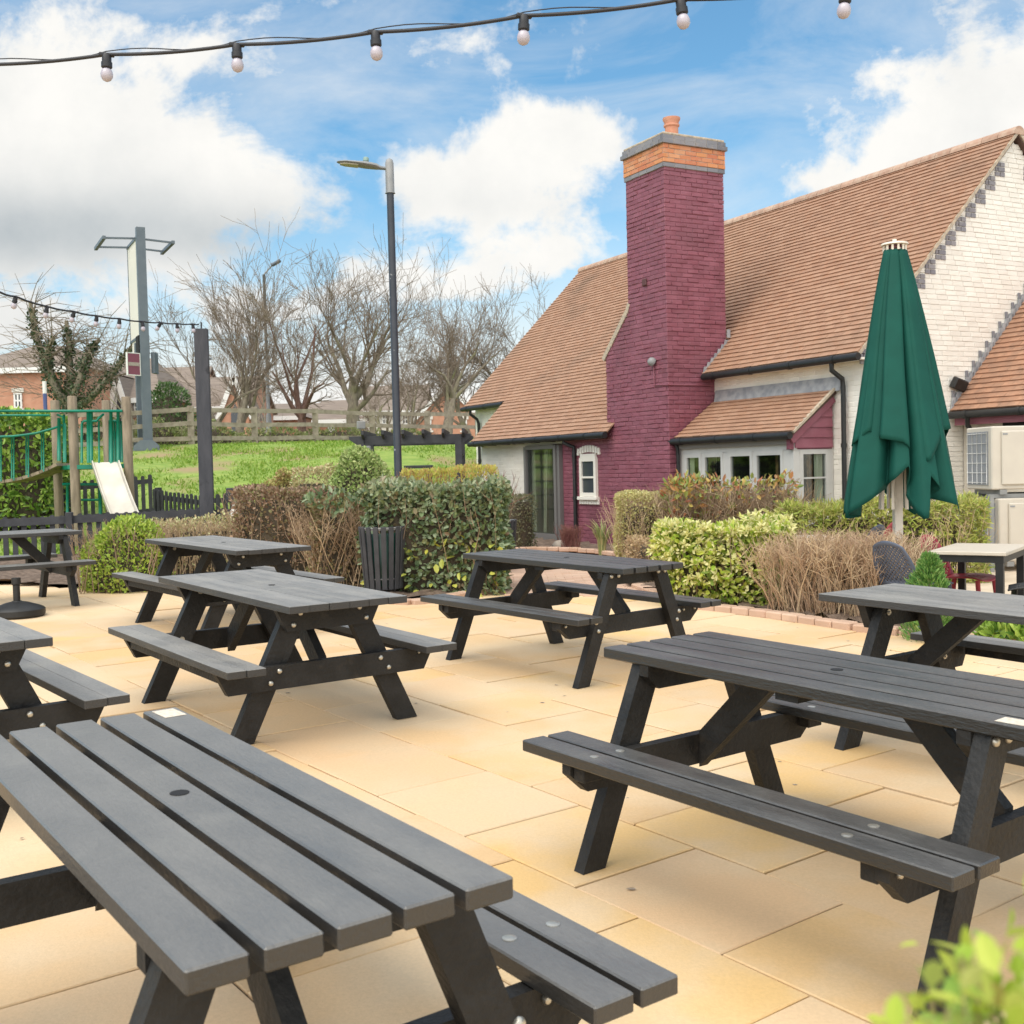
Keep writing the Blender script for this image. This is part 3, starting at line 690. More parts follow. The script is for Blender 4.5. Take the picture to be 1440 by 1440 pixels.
m_.box((2.716,.585,1.24),(.03,.46,.025)); f_ = m_.build('casement', GREYF, bay); MB().box((2.712,.585,1.235),(.006,.46,.72)).build('pane', GLASS, f_)
def curtain(pts, m, z0=.85, z1=1.6):
    mb = MB()
    for (a,b_) in zip(pts,pts[1:]): mb.quad((a[0],a[1],z0),(b_[0],b_[1],z0),(b_[0],b_[1],z1),(a[0],a[1],z1))
    return mb.build('curtain', m, PUB, True)
curtain([(.225+.017*i, .245+.012*math.sin(i*2.2)) for i in range(9)], CURT); curtain([(2.675+.012*math.sin(i*2.2),.63+.017*i) for i in range(10)], CURT)
curtain([(2.66+.012*math.sin(i*2.2),.50+.016*i) for i in range(9)], CURTD); curtain([(2.2+.02*i,.32+.01*math.sin(i*2)) for i in range(4)], CURTD)
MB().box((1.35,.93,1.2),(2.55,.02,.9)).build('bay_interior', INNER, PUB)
# window in the gable behind the parasol
m_ = MB().box((3.40,2.03,1.31),(.03,.82,.62)).build('gable_window', GREYF, PUB)
MB().box((3.418,2.03,1.33),(.012,.70,.46)).build('pane', HGLASS, m_); MB().box((3.44,2.03,1.0),(.12,.9,.06)).build('sill', GREYF, PUB)
mb = MB()
for i in range(9): mb.box((3.39,1.66+.09*i,.92),(.03,.08,.09), ch=.004)
mb.build('blue_brick_sill', BLUEB, PUB)
for w_ in (2.12,2.25): 
    mb = MB(); mb.tube([(0,.045*math.cos(t),.045*math.sin(t)) for t in [2*PI*i/12 for i in range(13)]], .014, 6)
    o = mb.build('valve_wheel', mat('valve_red',(.45,.02,.02),rough=.4), PUB); o.location = (3.47,w_,.78)
MB().box((3.45,2.803,2.575),(.1,.30,.17), Matrix.Rotation(.35,3,'Y') @ Matrix.Rotation(-.25,3,'X'), ch=.02).build('floodlight', BLACKP, PUB)
# ---------------------------------------------------------------- single storey wing
LW_, LZ_ = 2.66, 2.172; XR = 4.9; LRZ = LZ_+(XR-LW_)*SLP
MB().prism([(2.95,0),(2.95,2.3),(XR,LRZ-.15),(2*XR-2.95,2.3),(2*XR-2.95,0)], 3.40, 8.2).build('wing_wall', mat('wing_render',(.62,.57,.49),(.55,.5,.42),4,.85,.3), PUB)
tiles('wing_roof', (0,LW_,LZ_), (1,0,0), (0,1,SLP), lambda d:(3.41,8.3), math.hypot(XR-LW_,LRZ-LZ_), TILE2, PUB, gauge=.11)
MB().prism([(LW_,LZ_-.012),(XR,LRZ-.012),(2*XR-LW_,LZ_-.012),(2*XR-LW_,LZ_-.07),(XR,LRZ-.08),(LW_,LZ_-.07)], 3.41, 8.28).build('roof_underlay', ROOFB, PUB)
tiles('wing_roof', (0,2*XR-LW_,LZ_), (1,0,0), (0,-1,SLP), lambda d:(3.41,8.3), math.hypot(XR-LW_,LRZ-LZ_), TILE2, PUB, gauge=.11)
gutter(3.44, 8.3, LW_-.05, LZ_-.06); MB().box((5.8,LW_+.05,LZ_-.14),(4.7,.03,.14)).build('fascia', PURP, PUB)
MB().tube([(3.75,LW_-.05,LZ_-.1),(3.75,LW_-.05,LZ_-.22),(3.7,2.9,LZ_-.45),(3.7,2.92,.02)], .035, 8).build('downpipe', BLACKP, PUB, True)
MB().box((5.2,2.94,1.75),(2.2,.03,.55)).build('wing_opening', DARK, PUB)
mb = MB(); i = 0
w_ = LW_+.02
while w_ < XR:
    z_ = LZ_+(w_-LW_)*SLP+.02
    mb.prism([(w_-.02,z_-.03),(w_+.11,z_+.08),(w_+.11,z_+.17),(w_+.03,z_+.17)], 3.398, 3.425); w_ += .075
mb.build('flashing', LEAD, PUB)
w_ = LW_+.05
while w_ < XR-.1:
    z_ = LZ_+(w_-LW_)*SLP+.21; MB().box((3.40,w_+.02,z_),(.03,.045,.10), ch=.005).build('blue_brick_step', BLUEB, PUB); w_ += .15
# ---------------------------------------------------------------- foliage helpers
def leafmat(name, ramp, trans=.3, rough=.5): return mat(name, (0,0,0), None, ramp=ramp, trans=trans, rough=rough)
def leaves_np(P, Nn, ln, wd, droop=.0, spread=.7, up=.25, jit=.35, fold=.18):
    n = len(P); R = RNG.normal(size=(n,3)); d = Nn*.55+R*spread*.6; d[:,2] += up-droop; d /= np.linalg.norm(d,axis=1)[:,None]+1e-9
    f = Nn + RNG.normal(size=(n,3))*.45; f[:,2] += .35; s = np.cross(d, f); s /= np.linalg.norm(s,axis=1)[:,None]+1e-9; up_ = np.cross(s, d)
    l = ln*RNG.uniform(1-jit,1+jit,n)[:,None]; w_ = wd*RNG.uniform(1-jit,1+jit,n)[:,None]
    V = np.empty((n,6,3)); V[:,0] = P; V[:,1] = P+d*l*.35+s*w_*.5+up_*w_*fold; V[:,2] = P+d*l*.75+s*w_*.38+up_*w_*fold*.8; V[:,3] = P+d*l; V[:,4] = P+d*l*.75-s*w_*.38+up_*w_*fold*.8; V[:,5] = P+d*l*.35-s*w_*.5+up_*w_*fold
    b = (np.arange(n)*6)[:,None]
    return V.reshape(-1,3), np.concatenate([b+np.array([[0,1,2,3]]), b+np.array([[0,3,4,5]])])
def shell(kind, n, a, b, h, depth=.14, lump=.06, z0=.0, fr=7, sd=0, flare=0):
    """points and normals near the surface of a clipped box / dome / egg of half sizes a, b and height h"""
    if kind == 'box':
        areas = np.array([2*b*h,2*b*h,2*a*h,2*a*h,4*a*b*1.5]); k = RNG.choice(5, n, p=areas/areas.sum()); u, v = RNG.uniform(-1,1,(2,n)); zz = RNG.uniform(z0,1,n)*h
        P = np.zeros((n,3)); Nn = np.zeros((n,3))
        for f in range(5):
            m_ = k == f
            if f < 2: sg = 1-2*f; P[m_] = np.stack([np.full(m_.sum(), sg*a), u[m_]*b, zz[m_]],1); Nn[m_] = (sg,0,0)
            elif f < 4: sg = 5-2*f; P[m_] = np.stack([u[m_]*a, np.full(m_.sum(), sg*b), zz[m_]],1); Nn[m_] = (0,sg,0)
            else: P[m_] = np.stack([u[m_]*a, v[m_]*b, np.full(m_.sum(), h)],1); Nn[m_] = (0,0,1)
        # round the arrises
        q = P.copy(); c = np.array([0,0,h*.45]); r = .15*min(a,b,h)
        e = np.stack([np.clip(q[:,0],-a+r,a-r), np.clip(q[:,1],-b+r,b-r), np.minimum(q[:,2],h-r)],1); dd = q-e; L_ = np.linalg.norm(dd,axis=1)[:,None]
        ok = L_[:,0] > 1e-6; P[ok] = (e+dd/np.maximum(L_,1e-6)*r)[ok]; Nn[ok] = (dd/np.maximum(L_,1e-6))[ok]
    else:
        t = RNG.uniform(0,2*PI,n); z_ = RNG.uniform(z0 if kind == 'dome' else -.75, 1, n); r = np.sqrt(np.maximum(0,1-z_**2))
        D = np.stack([r*np.cos(t), r*np.sin(t), z_],1)
        if kind == 'dome': P = D*np.array([a,b,h]); 
        else: P = D*np.array([a,b,h/2]); P[:,2] += h/2
        Nn = D/np.array([a,b,h]); Nn /= np.linalg.norm(Nn,axis=1)[:,None]
    w_ = np.sin(P[:,0]*fr+sd)*np.sin(P[:,1]*fr*1.1+sd*2)+np.sin(P[:,2]*fr*1.3+P[:,0]*fr*.7+sd)
    P = P + Nn*(w_*lump*.5 - RNG.exponential(depth*.5, n))[:,None]; P[:,2] = np.maximum(P[:,2], .02)
    return P, Nn
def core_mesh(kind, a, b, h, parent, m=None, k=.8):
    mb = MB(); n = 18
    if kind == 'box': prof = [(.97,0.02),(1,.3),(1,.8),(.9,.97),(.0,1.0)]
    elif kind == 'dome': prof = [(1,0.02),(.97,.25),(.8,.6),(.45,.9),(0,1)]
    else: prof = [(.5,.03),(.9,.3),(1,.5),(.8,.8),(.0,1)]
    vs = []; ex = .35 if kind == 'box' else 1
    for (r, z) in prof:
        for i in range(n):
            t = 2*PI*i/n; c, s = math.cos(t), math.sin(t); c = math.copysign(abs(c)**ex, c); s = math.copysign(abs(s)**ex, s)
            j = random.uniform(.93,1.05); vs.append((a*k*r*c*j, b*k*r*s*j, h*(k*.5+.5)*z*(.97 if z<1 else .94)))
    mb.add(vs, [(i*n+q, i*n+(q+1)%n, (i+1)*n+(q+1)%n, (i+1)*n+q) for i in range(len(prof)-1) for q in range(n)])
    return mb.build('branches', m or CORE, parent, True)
def tubes_np(lines, name, m, parent, n=3):
    """lines: list of (points, radii)"""
    V = []; Q = []; b = 0
    for pts, rad in lines:
        pts = np.asarray(pts, float); k = len(pts); d = np.gradient(pts, axis=0); d /= np.linalg.norm(d,axis=1)[:,None]+1e-9
        ref = np.array((0,0,1.)) if abs(d[0,2]) < .8 else np.array((1.,0,0)); x = np.cross(d, ref); x /= np.linalg.norm(x,axis=1)[:,None]+1e-9; y = np.cross(x, d)
        t = np.arange(n)*2*PI/n; r = np.asarray(rad)[:,None,None]
        ring = pts[:,None,:] + r*(x[:,None,:]*np.cos(t)[None,:,None]+y[:,None,:]*np.sin(t)[None,:,None]); V.append(ring.reshape(-1,3))
        i = np.arange(k-1)[:,None]*n; q = np.arange(n)[None,:]; q2 = (q+1)%n
        Q.append((np.stack([i+q2, i+q, i+n+q, i+n+q2],-1)+b).reshape(-1,4)); b += k*n
    return mesh_np(name, np.concatenate(V), np.concatenate(Q), m, parent, smooth=True)
def sticks(n, a, b, h, rad=.004, lean=.35, branch=2, hj=.25, x0=-1, x1=1):
    out = []
    for i in range(n):
        x, y = random.uniform(x0,x1)*a, random.uniform(-1,1)*b; l = h*random.uniform(1-hj,1.03); lx, ly = max(-.35,min(.35,random.gauss(0,lean)*.5))*h, max(-.4,min(.4,random.gauss(0,lean)*.5))*h
        p = [(x,y,0), (x+lx*.35+random.gauss(0,.02),y+ly*.35,l*.4), (x+lx*.75+random.gauss(0,.03),y+ly*.75,l*.75), (x+lx,y+ly,l)]
        r = rad*random.uniform(.7,1.5); out.append((p,[r*1.5,r*1.1,r*.8,r*.4]))
        for k in range(branch):
            t = random.uniform(.3,.9); q = np.array(p[1])*(1-t)+np.array(p[3])*t; e = q+np.array((random.gauss(0,.3),random.gauss(0,.3),random.uniform(.1,.6)))*h*.35; e[2] = min(e[2], h*1.04)
            out.append(([q,(q+e)/2+np.random.default_rng(i*7+k).normal(0,.01,3),e],[r*.7,r*.55,r*.3]))
    return out
def hedge(name, label, cat, loc, rz, kind, a, b, h, n, lm, ln, wd, depth=.14, lump=.06, twigs=0, tm=None, core=True, group=None, k=.8, flower=None, **kw):
    t = thing(name, label, cat, loc, rz, group)
    lk = {q: kw.pop(q) for q in list(kw) if q in ('droop','spread','up','jit','fold')}
    if n:
        P, Nn = shell(kind, n, a, b, h, depth, lump, **kw); V, Q = leaves_np(P, Nn, ln, wd, **lk); mesh_np('foliage', V, Q, lm, t)
    if core: core_mesh(kind, a, b, h, t, k=k)
    if twigs: tubes_np(sticks(twigs, a*.95, b*.95, h*.98), 'twigs', tm or TWIG, t)
    if flower:
        P, Nn = shell(kind, flower[0], a*1.02, b*1.02, h*1.02, depth*.35, lump, **kw); V, Q = leaves_np(P, Nn, flower[2], flower[3], **lk); mesh_np('pale_leaves', V, Q, flower[1], t)
    return t
def gnd(u, D, dz=0): 
    p = at(u, 700, D); return Vector((p.x, D, G(p.x, D)+dz))
TWB = mat('brown_twig', (.26,.17,.10), (.36,.26,.17), 5, .9); TWT = mat('tan_twig', (.50,.36,.22), (.62,.47,.30), 5, .9); TWR = mat('red_twig', (.20,.07,.06), (.28,.13,.1), 5, .9)
L_EL = leafmat('silver_green_leaf', [(.24,.17,.10),(.20,.24,.08),(0.078,0.132,0.054),(0.139,0.202,0.101),(0.217,0.279,0.155),(0.341,0.403,0.248),(0.155,0.232,0.093)], .2, .42)
L_ELY = leafmat('yellowing_leaf', [(0.620,0.589,0.078),(0.620,0.620,0.124),(0.388,0.465,0.093)], .35)
L_BR = leafmat('brown_hedge_leaf', [(.22,.13,.085),(.32,.20,.13),(.42,.29,.19),(.2,.19,.07),(.27,.17,.12)], .2)
L_LIME = leafmat('lime_leaf', [(0.217,0.341,0.046),(0.372,0.527,0.070),(0.558,0.620,0.124),(0.310,0.434,0.078)], .3)
L_DOME = leafmat('variegated_leaf', [(0.232,0.341,0.093),(0.403,0.512,0.171),(0.589,0.620,0.279),(0.155,0.248,0.062)], .25)
L_CREAM = leafmat('cream_hedge_leaf', [(0.465,0.465,0.186),(0.620,0.620,0.341),(0.558,0.403,0.232),(0.372,0.341,0.139)], .25)
L_FLAT = leafmat('orange_tip_leaf', [(0.620,0.403,0.124),(0.620,0.558,0.124),(0.465,0.496,0.093),(0.496,0.264,0.139)], .25)
L_BOX = leafmat('dark_box_leaf', [(0.093,0.109,0.046),(0.155,0.155,0.078),(0.232,0.217,0.124),(0.124,0.139,0.054)], .15)
L_TAN = leafmat('dry_gold_leaf', [(0.620,0.527,0.232),(0.620,0.620,0.310),(0.527,0.419,0.186),(0.620,0.620,0.232)], .25)
L_PHO = leafmat('photinia_leaf', [(0.217,0.310,0.078),(0.341,0.419,0.109),(0.620,0.465,0.124),(0.465,0.139,0.078),(0.186,0.248,0.078)], .25)
L_CH = leafmat('yellow_green_leaf', [(0.248,0.403,0.046),(0.465,0.620,0.078),(0.620,0.620,0.124),(0.186,0.310,0.062),(0.558,0.620,0.093)], .35)
L_CHF = leafmat('cream_blossom', [(.72,.68,.30),(.80,.76,.42),(.66,.66,.2)], .3)
L_BAM = leafmat('bamboo_leaf', [(0.248,0.341,0.062),(0.419,0.496,0.093),(0.558,0.558,0.155),(0.310,0.310,0.093),(0.620,0.558,0.217)], .3)
L_CON = leafmat('conifer_spray', [(0.078,0.217,0.046),(0.139,0.310,0.070),(0.217,0.388,0.093),(0.279,0.372,0.124)], .2)
L_LAU = leafmat('laurel_leaf', [(0.078,0.171,0.031),(0.171,0.295,0.046),(0.310,0.465,0.078),(0.496,0.620,0.139)], .25, .35)
L_SPIKE = leafmat('sword_leaf', [(0.186,0.232,0.078),(0.310,0.357,0.139),(0.465,0.403,0.186)], .2)
L_SCR = leafmat('scrub_leaf', [(0.124,0.186,0.046),(0.248,0.310,0.093),(0.341,0.372,0.139),(0.434,0.388,0.202)], .25)
L_NEAR = leafmat('spring_leaf', [(.34,.5,.05),(.5,.6,.08),(.6,.66,.14),(.26,.44,.08),(.5,.42,.12)], .4)
# ---------------------------------------------------------------- shrubs and hedges
c = gnd(614, 12.25)
H1 = hedge('leafy_hedge', 'clipped evergreen hedge with silvery green leaves behind the slatted bin', 'hedge', c, -.03, 'box', .76, .52, 1.13, 9000, L_EL, .066, .040, .13, .06, twigs=150, tm=TWB, up=.0, spread=.8, k=.84)
P, Nn = shell('box', 1500, .7, .5, 1.16, .03, .1, z0=.75); V, Q = leaves_np(P, Nn, .07, .042, up=.2); mesh_np('silver_leaves', V, Q, leafmat('silver_leaf',[(.28,.32,.18),(.36,.39,.24),(.22,.27,.11),(.3,.24,.15)],.2,.42), H1)
P, Nn = shell('box', 260, .7, .56, .56, .05, .05); V, Q = leaves_np(P, Nn, .1, .055, droop=.6); mesh_np('yellow_leaves', V, Q, L_ELY, H1)
c = gnd(492, 12.6)
H = hedge('brushwood_hedge', 'tangle of bare brown brushwood between the bin and the brown hedge', 'hedge', c, .1, 'box', .44, .44, .98, 4200, leafmat('brown_olive_leaf',[(.26,.16,.09),(.34,.24,.13),(.22,.22,.08),(.18,.13,.07)],.2), .045, .026, .16, .06, twigs=0, k=.78)
tubes_np(sticks(260, .44, .46, .98, .004, .75, 4), 'twigs', TWB, H); tubes_np(sticks(90, .42, .46, .95, .0045, .9, 3), 'pale_twigs', TWT, H)
P, Nn = shell('box', 420, .42, .44, 1.04, .08, .1, z0=.85); V, Q = leaves_np(P, Nn, .085, .05); mesh_np('silver_leaves', V, Q, L_EL, H)
hedge('brown_hedge', 'dense clipped hedge of small purplish brown leaves', 'hedge', gnd(402, 13.1), .05, 'box', .56, .45, 1.12, 8500, L_BR, .042, .026, .12, .06, twigs=160, tm=TWB, k=.86)
hedge('green_bush', 'rounded lime green bush at the patio edge beside the sideways table', 'bush', gnd(176, 12.75), .1, 'dome', .54, .42, .80, 6500, L_LIME, .045, .026, .16, .08, twigs=120, tm=TWB, k=.8)
H = hedge('dry_hedge', 'low dry tan twig hedge in front of the dark timber post', 'hedge', gnd(283, 13.9), .03, 'box', .66, .36, .74, 2600, L_CREAM, .04, .022, .14, .08, twigs=620, tm=TWT, k=.66)
hedge('domed_bush', 'neat domed bush of yellow green leaves behind the leafy hedge', 'bush', gnd(507, 15), 0, 'dome', .58, .5, 1.66, 8500, L_DOME, .05, .032, .07, .05, k=.92)
hedge('cream_bush', 'clipped cream tipped bush left of the domed bush', 'bush', gnd(444, 15.8), 0, 'box', .26, .35, 1.38, 2600, L_CREAM, .045, .03, .09, .07)
hedge('faded_bush', 'faded olive and brown bush in front of the grass bank', 'bush', gnd(398, 16.1), 0, 'dome', .42, .4, 1.36, 4200, leafmat('olive_leaf', [(0.310,0.310,0.093),(0.496,0.434,0.155),(0.434,0.279,0.155),(0.558,0.558,0.186)], .25), .045, .028, .12, .12)
hedge('flat_hedge', 'flat topped hedge with orange and yellow tips behind the silvery hedge', 'hedge', gnd(632, 14.4), 0, 'box', .60, .36, 1.36, 5200, L_FLAT, .04, .02, .07, .05, up=.9, spread=.4, twigs=150, tm=TWR)
hedge('box_hedge', 'small dark clipped box hedge beside the glazed pub door', 'hedge', gnd(720, 18.7), -.45, 'box', .28, .34, .98, 3600, L_BOX, .035, .022, .08, .04, k=.9)
hedge('gold_bush', 'clipped straw gold bush beside the block path to the pub', 'bush', gnd(915, 14.6), -.1, 'box', .46, .45, 1.0, 13000, L_TAN, .032, .018, .08, .05, twigs=260, tm=TWT, k=.78)
hedge('brown_bush', 'low brown twiggy bush behind the middle picnic table', 'bush', gnd(945, 12.7), -.1, 'box', .50, .42, .52, 4200, leafmat('dull_brown_leaf', [(0.465,0.310,0.186),(0.589,0.434,0.248),(0.403,0.310,0.155)], .2), .032, .018, .12, .07, twigs=260, tm=TWB, k=.8)
H = hedge('photinia_hedge', 'half bare hedge with red and yellow leaves in front of the bay window', 'hedge', gnd(1030, 13.9), -.12, 'box', .72, .28, 1.16, 900, L_PHO, .085, .035, .10, .08, twigs=0, core=False, z0=.3)
tubes_np(sticks(330, .72, .26, 1.12, .005, .5, 5), 'twigs', TWB, H); tubes_np(sticks(120, .72, .26, 1.08, .0045, .5, 4), 'pale_twigs', TWT, H)
P, Nn = shell('box', 420, .22, .3, 1.16, .08, .08, z0=.45); P[:,0] -= .55; V, Q = leaves_np(P, Nn, .095, .04); mesh_np('red_tipped_leaves', V, Q, L_PHO, H)
H = hedge('yellow_bush', 'bright yellow green bush with cream flowers by the brick edging', 'bush', gnd(1017, 11.0), -.2, 'box', .62, .46, .76, 4800, L_CH, .085, .036, .20, .10, twigs=120, tm=TWB, k=.66, fr=5, up=.05, spread=.9, flower=(2600, L_CHF, .05, .026))
TWO = mat('orange_brown_twig', (.40,.25,.15), (.52,.37,.25), 5, .9)
YB = bpy.data.objects['yellow_bush']; P, Nn = shell('box', 400, .62, .48, .80, .05, .12, z0=.35, fr=5); P = np.repeat(P,8,0); Nn = np.repeat(Nn*.3+np.array((-.1,-.25,.6)),8,0)
V, Q = leaves_np(P, Nn, .062, .026, up=.05, spread=1.5, jit=.25); mesh_np('pale_whorls', V, Q, L_CHF, YB)
t = thing('twig_hedge', 'hedge of bare tan twigs behind the brick edging and beside the yellow bush', 'hedge', gnd(1180, 10.0), -.62)
tubes_np(sticks(380, .58, .34, .74, .0045, .7, 5), 'twigs', TWT, t); tubes_np(sticks(400, .58, .34, .75, .004, .5, 4), 'brown_twigs', TWO, t); tubes_np(sticks(160, .6, .40, .42, .004, 1.0, 3), 'low_twigs', TWB, t)
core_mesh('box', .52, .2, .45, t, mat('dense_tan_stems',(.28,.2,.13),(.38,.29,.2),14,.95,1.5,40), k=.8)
hedge('bamboo_hedge', 'clipped hedge of narrow green and straw leaves below the pub wall', 'hedge', gnd(1238, 13.3), -.1, 'box', 1.16, .32, .93, 12500, L_BAM, .095, .017, .12, .07, droop=.35, twigs=240, tm=TWT, k=.72)
t = thing('small_conifer', 'small bright green conifer between picnic table and red chair', 'conifer', flat(3.24,8.6,-.05))
n = 4200; tt = RNG.uniform(0,1,n)**.8; an = RNG.uniform(0,2*PI,n); rr = .165*(1-tt**2.6)*(.5+.5*np.sqrt(RNG.uniform(0,1,n)))*(1+.22*np.sin(an*3+tt*9)+.16*np.sin(tt*31+an*2))+.015
P = np.stack([rr*np.cos(an), rr*np.sin(an),   .04+tt*.66],1); Nn = np.stack([np.cos(an),np.sin(an),.7+0*an],1); V, Q = leaves_np(P, Nn, .05, .011, up=.5, spread=.45); mesh_np('foliage', V, Q, L_CON, t)
MB().tube([(0,0,0),(0,0,.6)],[.02,.006],6).build('trunk', BARK, t)
def spiky(name, label, cat, loc, n, h, m, lean=.6, w_=.022):
    t = thing(name, label, cat, loc); V = []; Q = []
    for i in range(n):
        a = random.uniform(0,2*PI); l = h*random.uniform(.6,1.1); o = random.uniform(.05,lean)*l; dx, dy = math.cos(a), math.sin(a); sx, sy = -dy*w_/2, dx*w_/2; b = len(V); x0, y0 = dx*.05, dy*.05
        for f, z, ww in ((0,0,1),(.3,.5,1.1),(.65,.85,.8),(1,1,.1)): V += [(x0+dx*o*f*f+sx*ww, y0+dy*o*f*f+sy*ww, l*z), (x0+dx*o*f*f-sx*ww, y0+dy*o*f*f-sy*ww, l*z)]
        for k in range(3): Q.append((b+2*k,b+2*k+1,b+2*k+3,b+2*k+2))
    mesh_np('foliage', V, Q, m, t); return t
spiky('spiky_plant', 'clump of upright sword leaves against the plum wall', 'plant', gnd(845, 17.6), 90, .56, L_SPIKE)
spiky('spiky_plant', 'sword leaved clump between the yellow bush and the bare twig hedge', 'plant', gnd(1098, 10.25), 60, .52, leafmat('green_sword_leaf', [(0.248,0.341,0.109),(0.434,0.527,0.186),(0.558,0.558,0.248)], .25), .45, .03)
t = thing('red_twig_shrub', 'small red stemmed shrub beside the pub downpipe', 'shrub', gnd(800, 19.0)); tubes_np(sticks(120, .16, .14, .46, .004, .3, 2), 'twigs', TWR, t)
for u, D, lb in ((1405, 8.55, 'low dark glossy plant in the narrow bed by the dining table'), (1448, 8.35, 'low dark glossy plant at the right frame edge in the narrow bed')):
    t = thing('low_plant', lb, 'plant', gnd(u, D, .03), 0, 'low glossy plants in the narrow bed'); P, Nn = shell('dome', 190, .17, .13, .13, .06, .05); V, Q = leaves_np(P, Nn, .1, .04, up=.5); mesh_np('foliage', V, Q, L_LAU, t)
c = gnd(15, 21.5); hedge('laurel_hedge', 'tall glossy laurel hedge behind the rope bridge', 'hedge', c, .05, 'box', 1.0, .7, 2.72-c.z, 6000, L_LAU, .13, .06, .16, .10, k=.86)
# scrub strip beyond the rail fence
for i, (u, D, a, h, lb) in enumerate(((215,36,1.3,.95,'pale scrubby bush behind the rail fence by the sign posts'),(290,37,1.4,.85,'green scrubby bush behind the rail fence beside the dark post'),(385,38.5,1.5,.7,'low olive scrub behind the rail fence below the far lamp'),(475,40,1.5,.75,'low green scrub behind the rail fence under the big bare tree'),(560,42,1.6,.7,'low scrub behind the rail fence beside the lamp column'),(150,35,1.2,1.0,'scrubby bush behind the slide and rail fence'))):
    hedge('scrub_bush', lb, 'bush', gnd(u,D), 0, 'dome', a, .6, h, 2000, L_SCR, .09, .05, .15, .2, group='scrub along the rail fence', twigs=60, tm=TWIG, k=.7)
hedge('round_bush', 'dark green round bush in front of the houses behind the rail fence', 'bush', gnd(240,39), 0, 'dome', 1.15, .9, 2.3, 3200, leafmat('deep_green_leaf',[(0.046,0.109,0.031),(0.093,0.171,0.046),(0.155,0.232,0.078)],.2), .11, .06, .2, .2)
# blurred shrub beside the camera
t = thing('garden_shrub', 'out of focus lime leaved shrub in the bottom right corner', 'shrub', (.245,.50,0))
pts = []; lines = []
for i in range(80):
    bx, by = random.gauss(.0,.03), random.gauss(0,.03); tx, ty = random.uniform(-.10,.14), random.uniform(-.10,.12)
    d_ = .50+ty; u_ = 720+F*(.245+tx)/d_; vt = 1452-165*min(1,max(0,(u_-1220)/200))+random.uniform(-10,90)
    top = EYE-(vt-640)*d_/F
    p = [(bx,by,0),(bx*1.5,by*1.5,.5),(tx*.6,ty*.6,.82),(tx,ty,top)]; lines.append((p,[.005,.004,.0014,.0008]))
    for k in range(46):
        f = random.uniform(0,1)**.5; q = np.array(p[2])*(1-f)+np.array(p[3])*f; pts.append(q)
tubes_np(lines, 'twigs', mat('olive_twig',(.28,.26,.10),(.34,.26,.14),5,.8), t, 5); P = np.array(pts)+RNG.normal(0,.008,(len(pts),3)); Nn = np.tile((0,0,1.),(len(P),1)); V, Q = leaves_np(P, Nn, .0145, .0075, up=.15, spread=1.1); mesh_np('foliage', V, Q, L_NEAR, t)
# ---------------------------------------------------------------- bare trees
def grow(seed, H, r0, first=.28, limbs=7, spread=.75, sub=(6,6,4), lift=.12, wob=.17, lean=(0,0)):
    R = random.Random(seed); thick = []; thin = []
    def branch(p, d, l, r, lev):
        n = 4 if lev < 2 else 3; pts = [p]; dirs = []
        for i in range(n):
            d = (d + Vector((R.gauss(0,wob),R.gauss(0,wob),R.gauss(0,wob)+lift*.12))).normalized()*1; pts.append(pts[-1]+d*(l/n)); dirs.append(d.copy())
        rad = [max(.0065, r*(1-.75*i/n)) for i in range(n+1)]
        (thick if lev < 2 else thin).append((pts, rad))
        if lev < len(sub)+1:
            m = limbs if lev == 0 else sub[lev-1]
            for k in range(m):
                f = R.uniform(.25,1) if lev else R.uniform(first,1) if k else 1
                i = min(n-1, int(f*n)); q = pts[i].lerp(pts[i+1], f*n-i); a = R.uniform(0,2*PI) if lev else 2*PI*k/m+R.uniform(-.4,.4)
                dd = dirs[i]; x = dd.orthogonal().normalized(); y = dd.cross(x); s = R.uniform(.45,1.0)*spread
                nd = (dd + (x*math.cos(a)+y*math.sin(a))*s); nd.z += lift*.42; nd.normalize()
                branch(q, nd, l*(R.uniform(.42,.8) if lev else R.uniform(.7,1.35)), rad[i]*R.uniform(.38,.62), lev+1)
    branch(Vector((0,0,-.1)), Vector((lean[0],lean[1],1)).normalized(), H*.36, r0, 0)
    # scale to the wanted height
    zm = max(max(q.z for q in p) for p, _ in thick+thin); k = H/zm
    f = lambda L_: [([q*k for q in p], r) for p, r in L_]
    return f(thick), f(thin)
TREES = []
def tree(name, label, u, D, H, r0, bark=BARK, dz=-.1, rot=0, **kw):
    t = thing(name, label, 'tree', gnd(u, D, dz), rot, 'bare trees beyond the rail fence')
    a, b = grow(len(TREES)+3, H, r0, **kw); tubes_np(a, 'trunk', bark, t, 6); tubes_np(b, 'crown', TWIG, t, 3); TREES.append(t); return t
tree('bare_tree', 'bare tree with forked trunk rising beside the dark timber post', 294, 41, 7.2, .16, limbs=4, first=.1, spread=.55, sub=(7,6,4), lean=(.12,0))
tree('bare_tree', 'bare many stemmed tree between timber post and far lamp', 338, 42.5, 7.5, .24, limbs=6, first=.15, spread=.42, sub=(7,6,4), lift=.3)
tree('bare_tree', 'slim leaning bare tree right of the blank sign', 262, 38, 5.8, .11, limbs=3, first=.3, spread=.6, sub=(5,5,3), lean=(-.75,0))
tree('bare_tree', 'bare tree with straight red brown trunk', 425, 40, 8.2, .24, BARKR, limbs=7, first=.35, spread=.8, sub=(6,6,4))
tree('bare_tree', 'largest bare tree with thick trunk and wide crown', 503, 42, 8.4, .42, limbs=8, first=.45, spread=.95, sub=(6,6,4), lift=.22)
tree('bare_tree', 'slender bare tree just right of the near lamp column', 572, 49, 7.5, .18, limbs=5, first=.3, spread=.65, sub=(6,6,4))
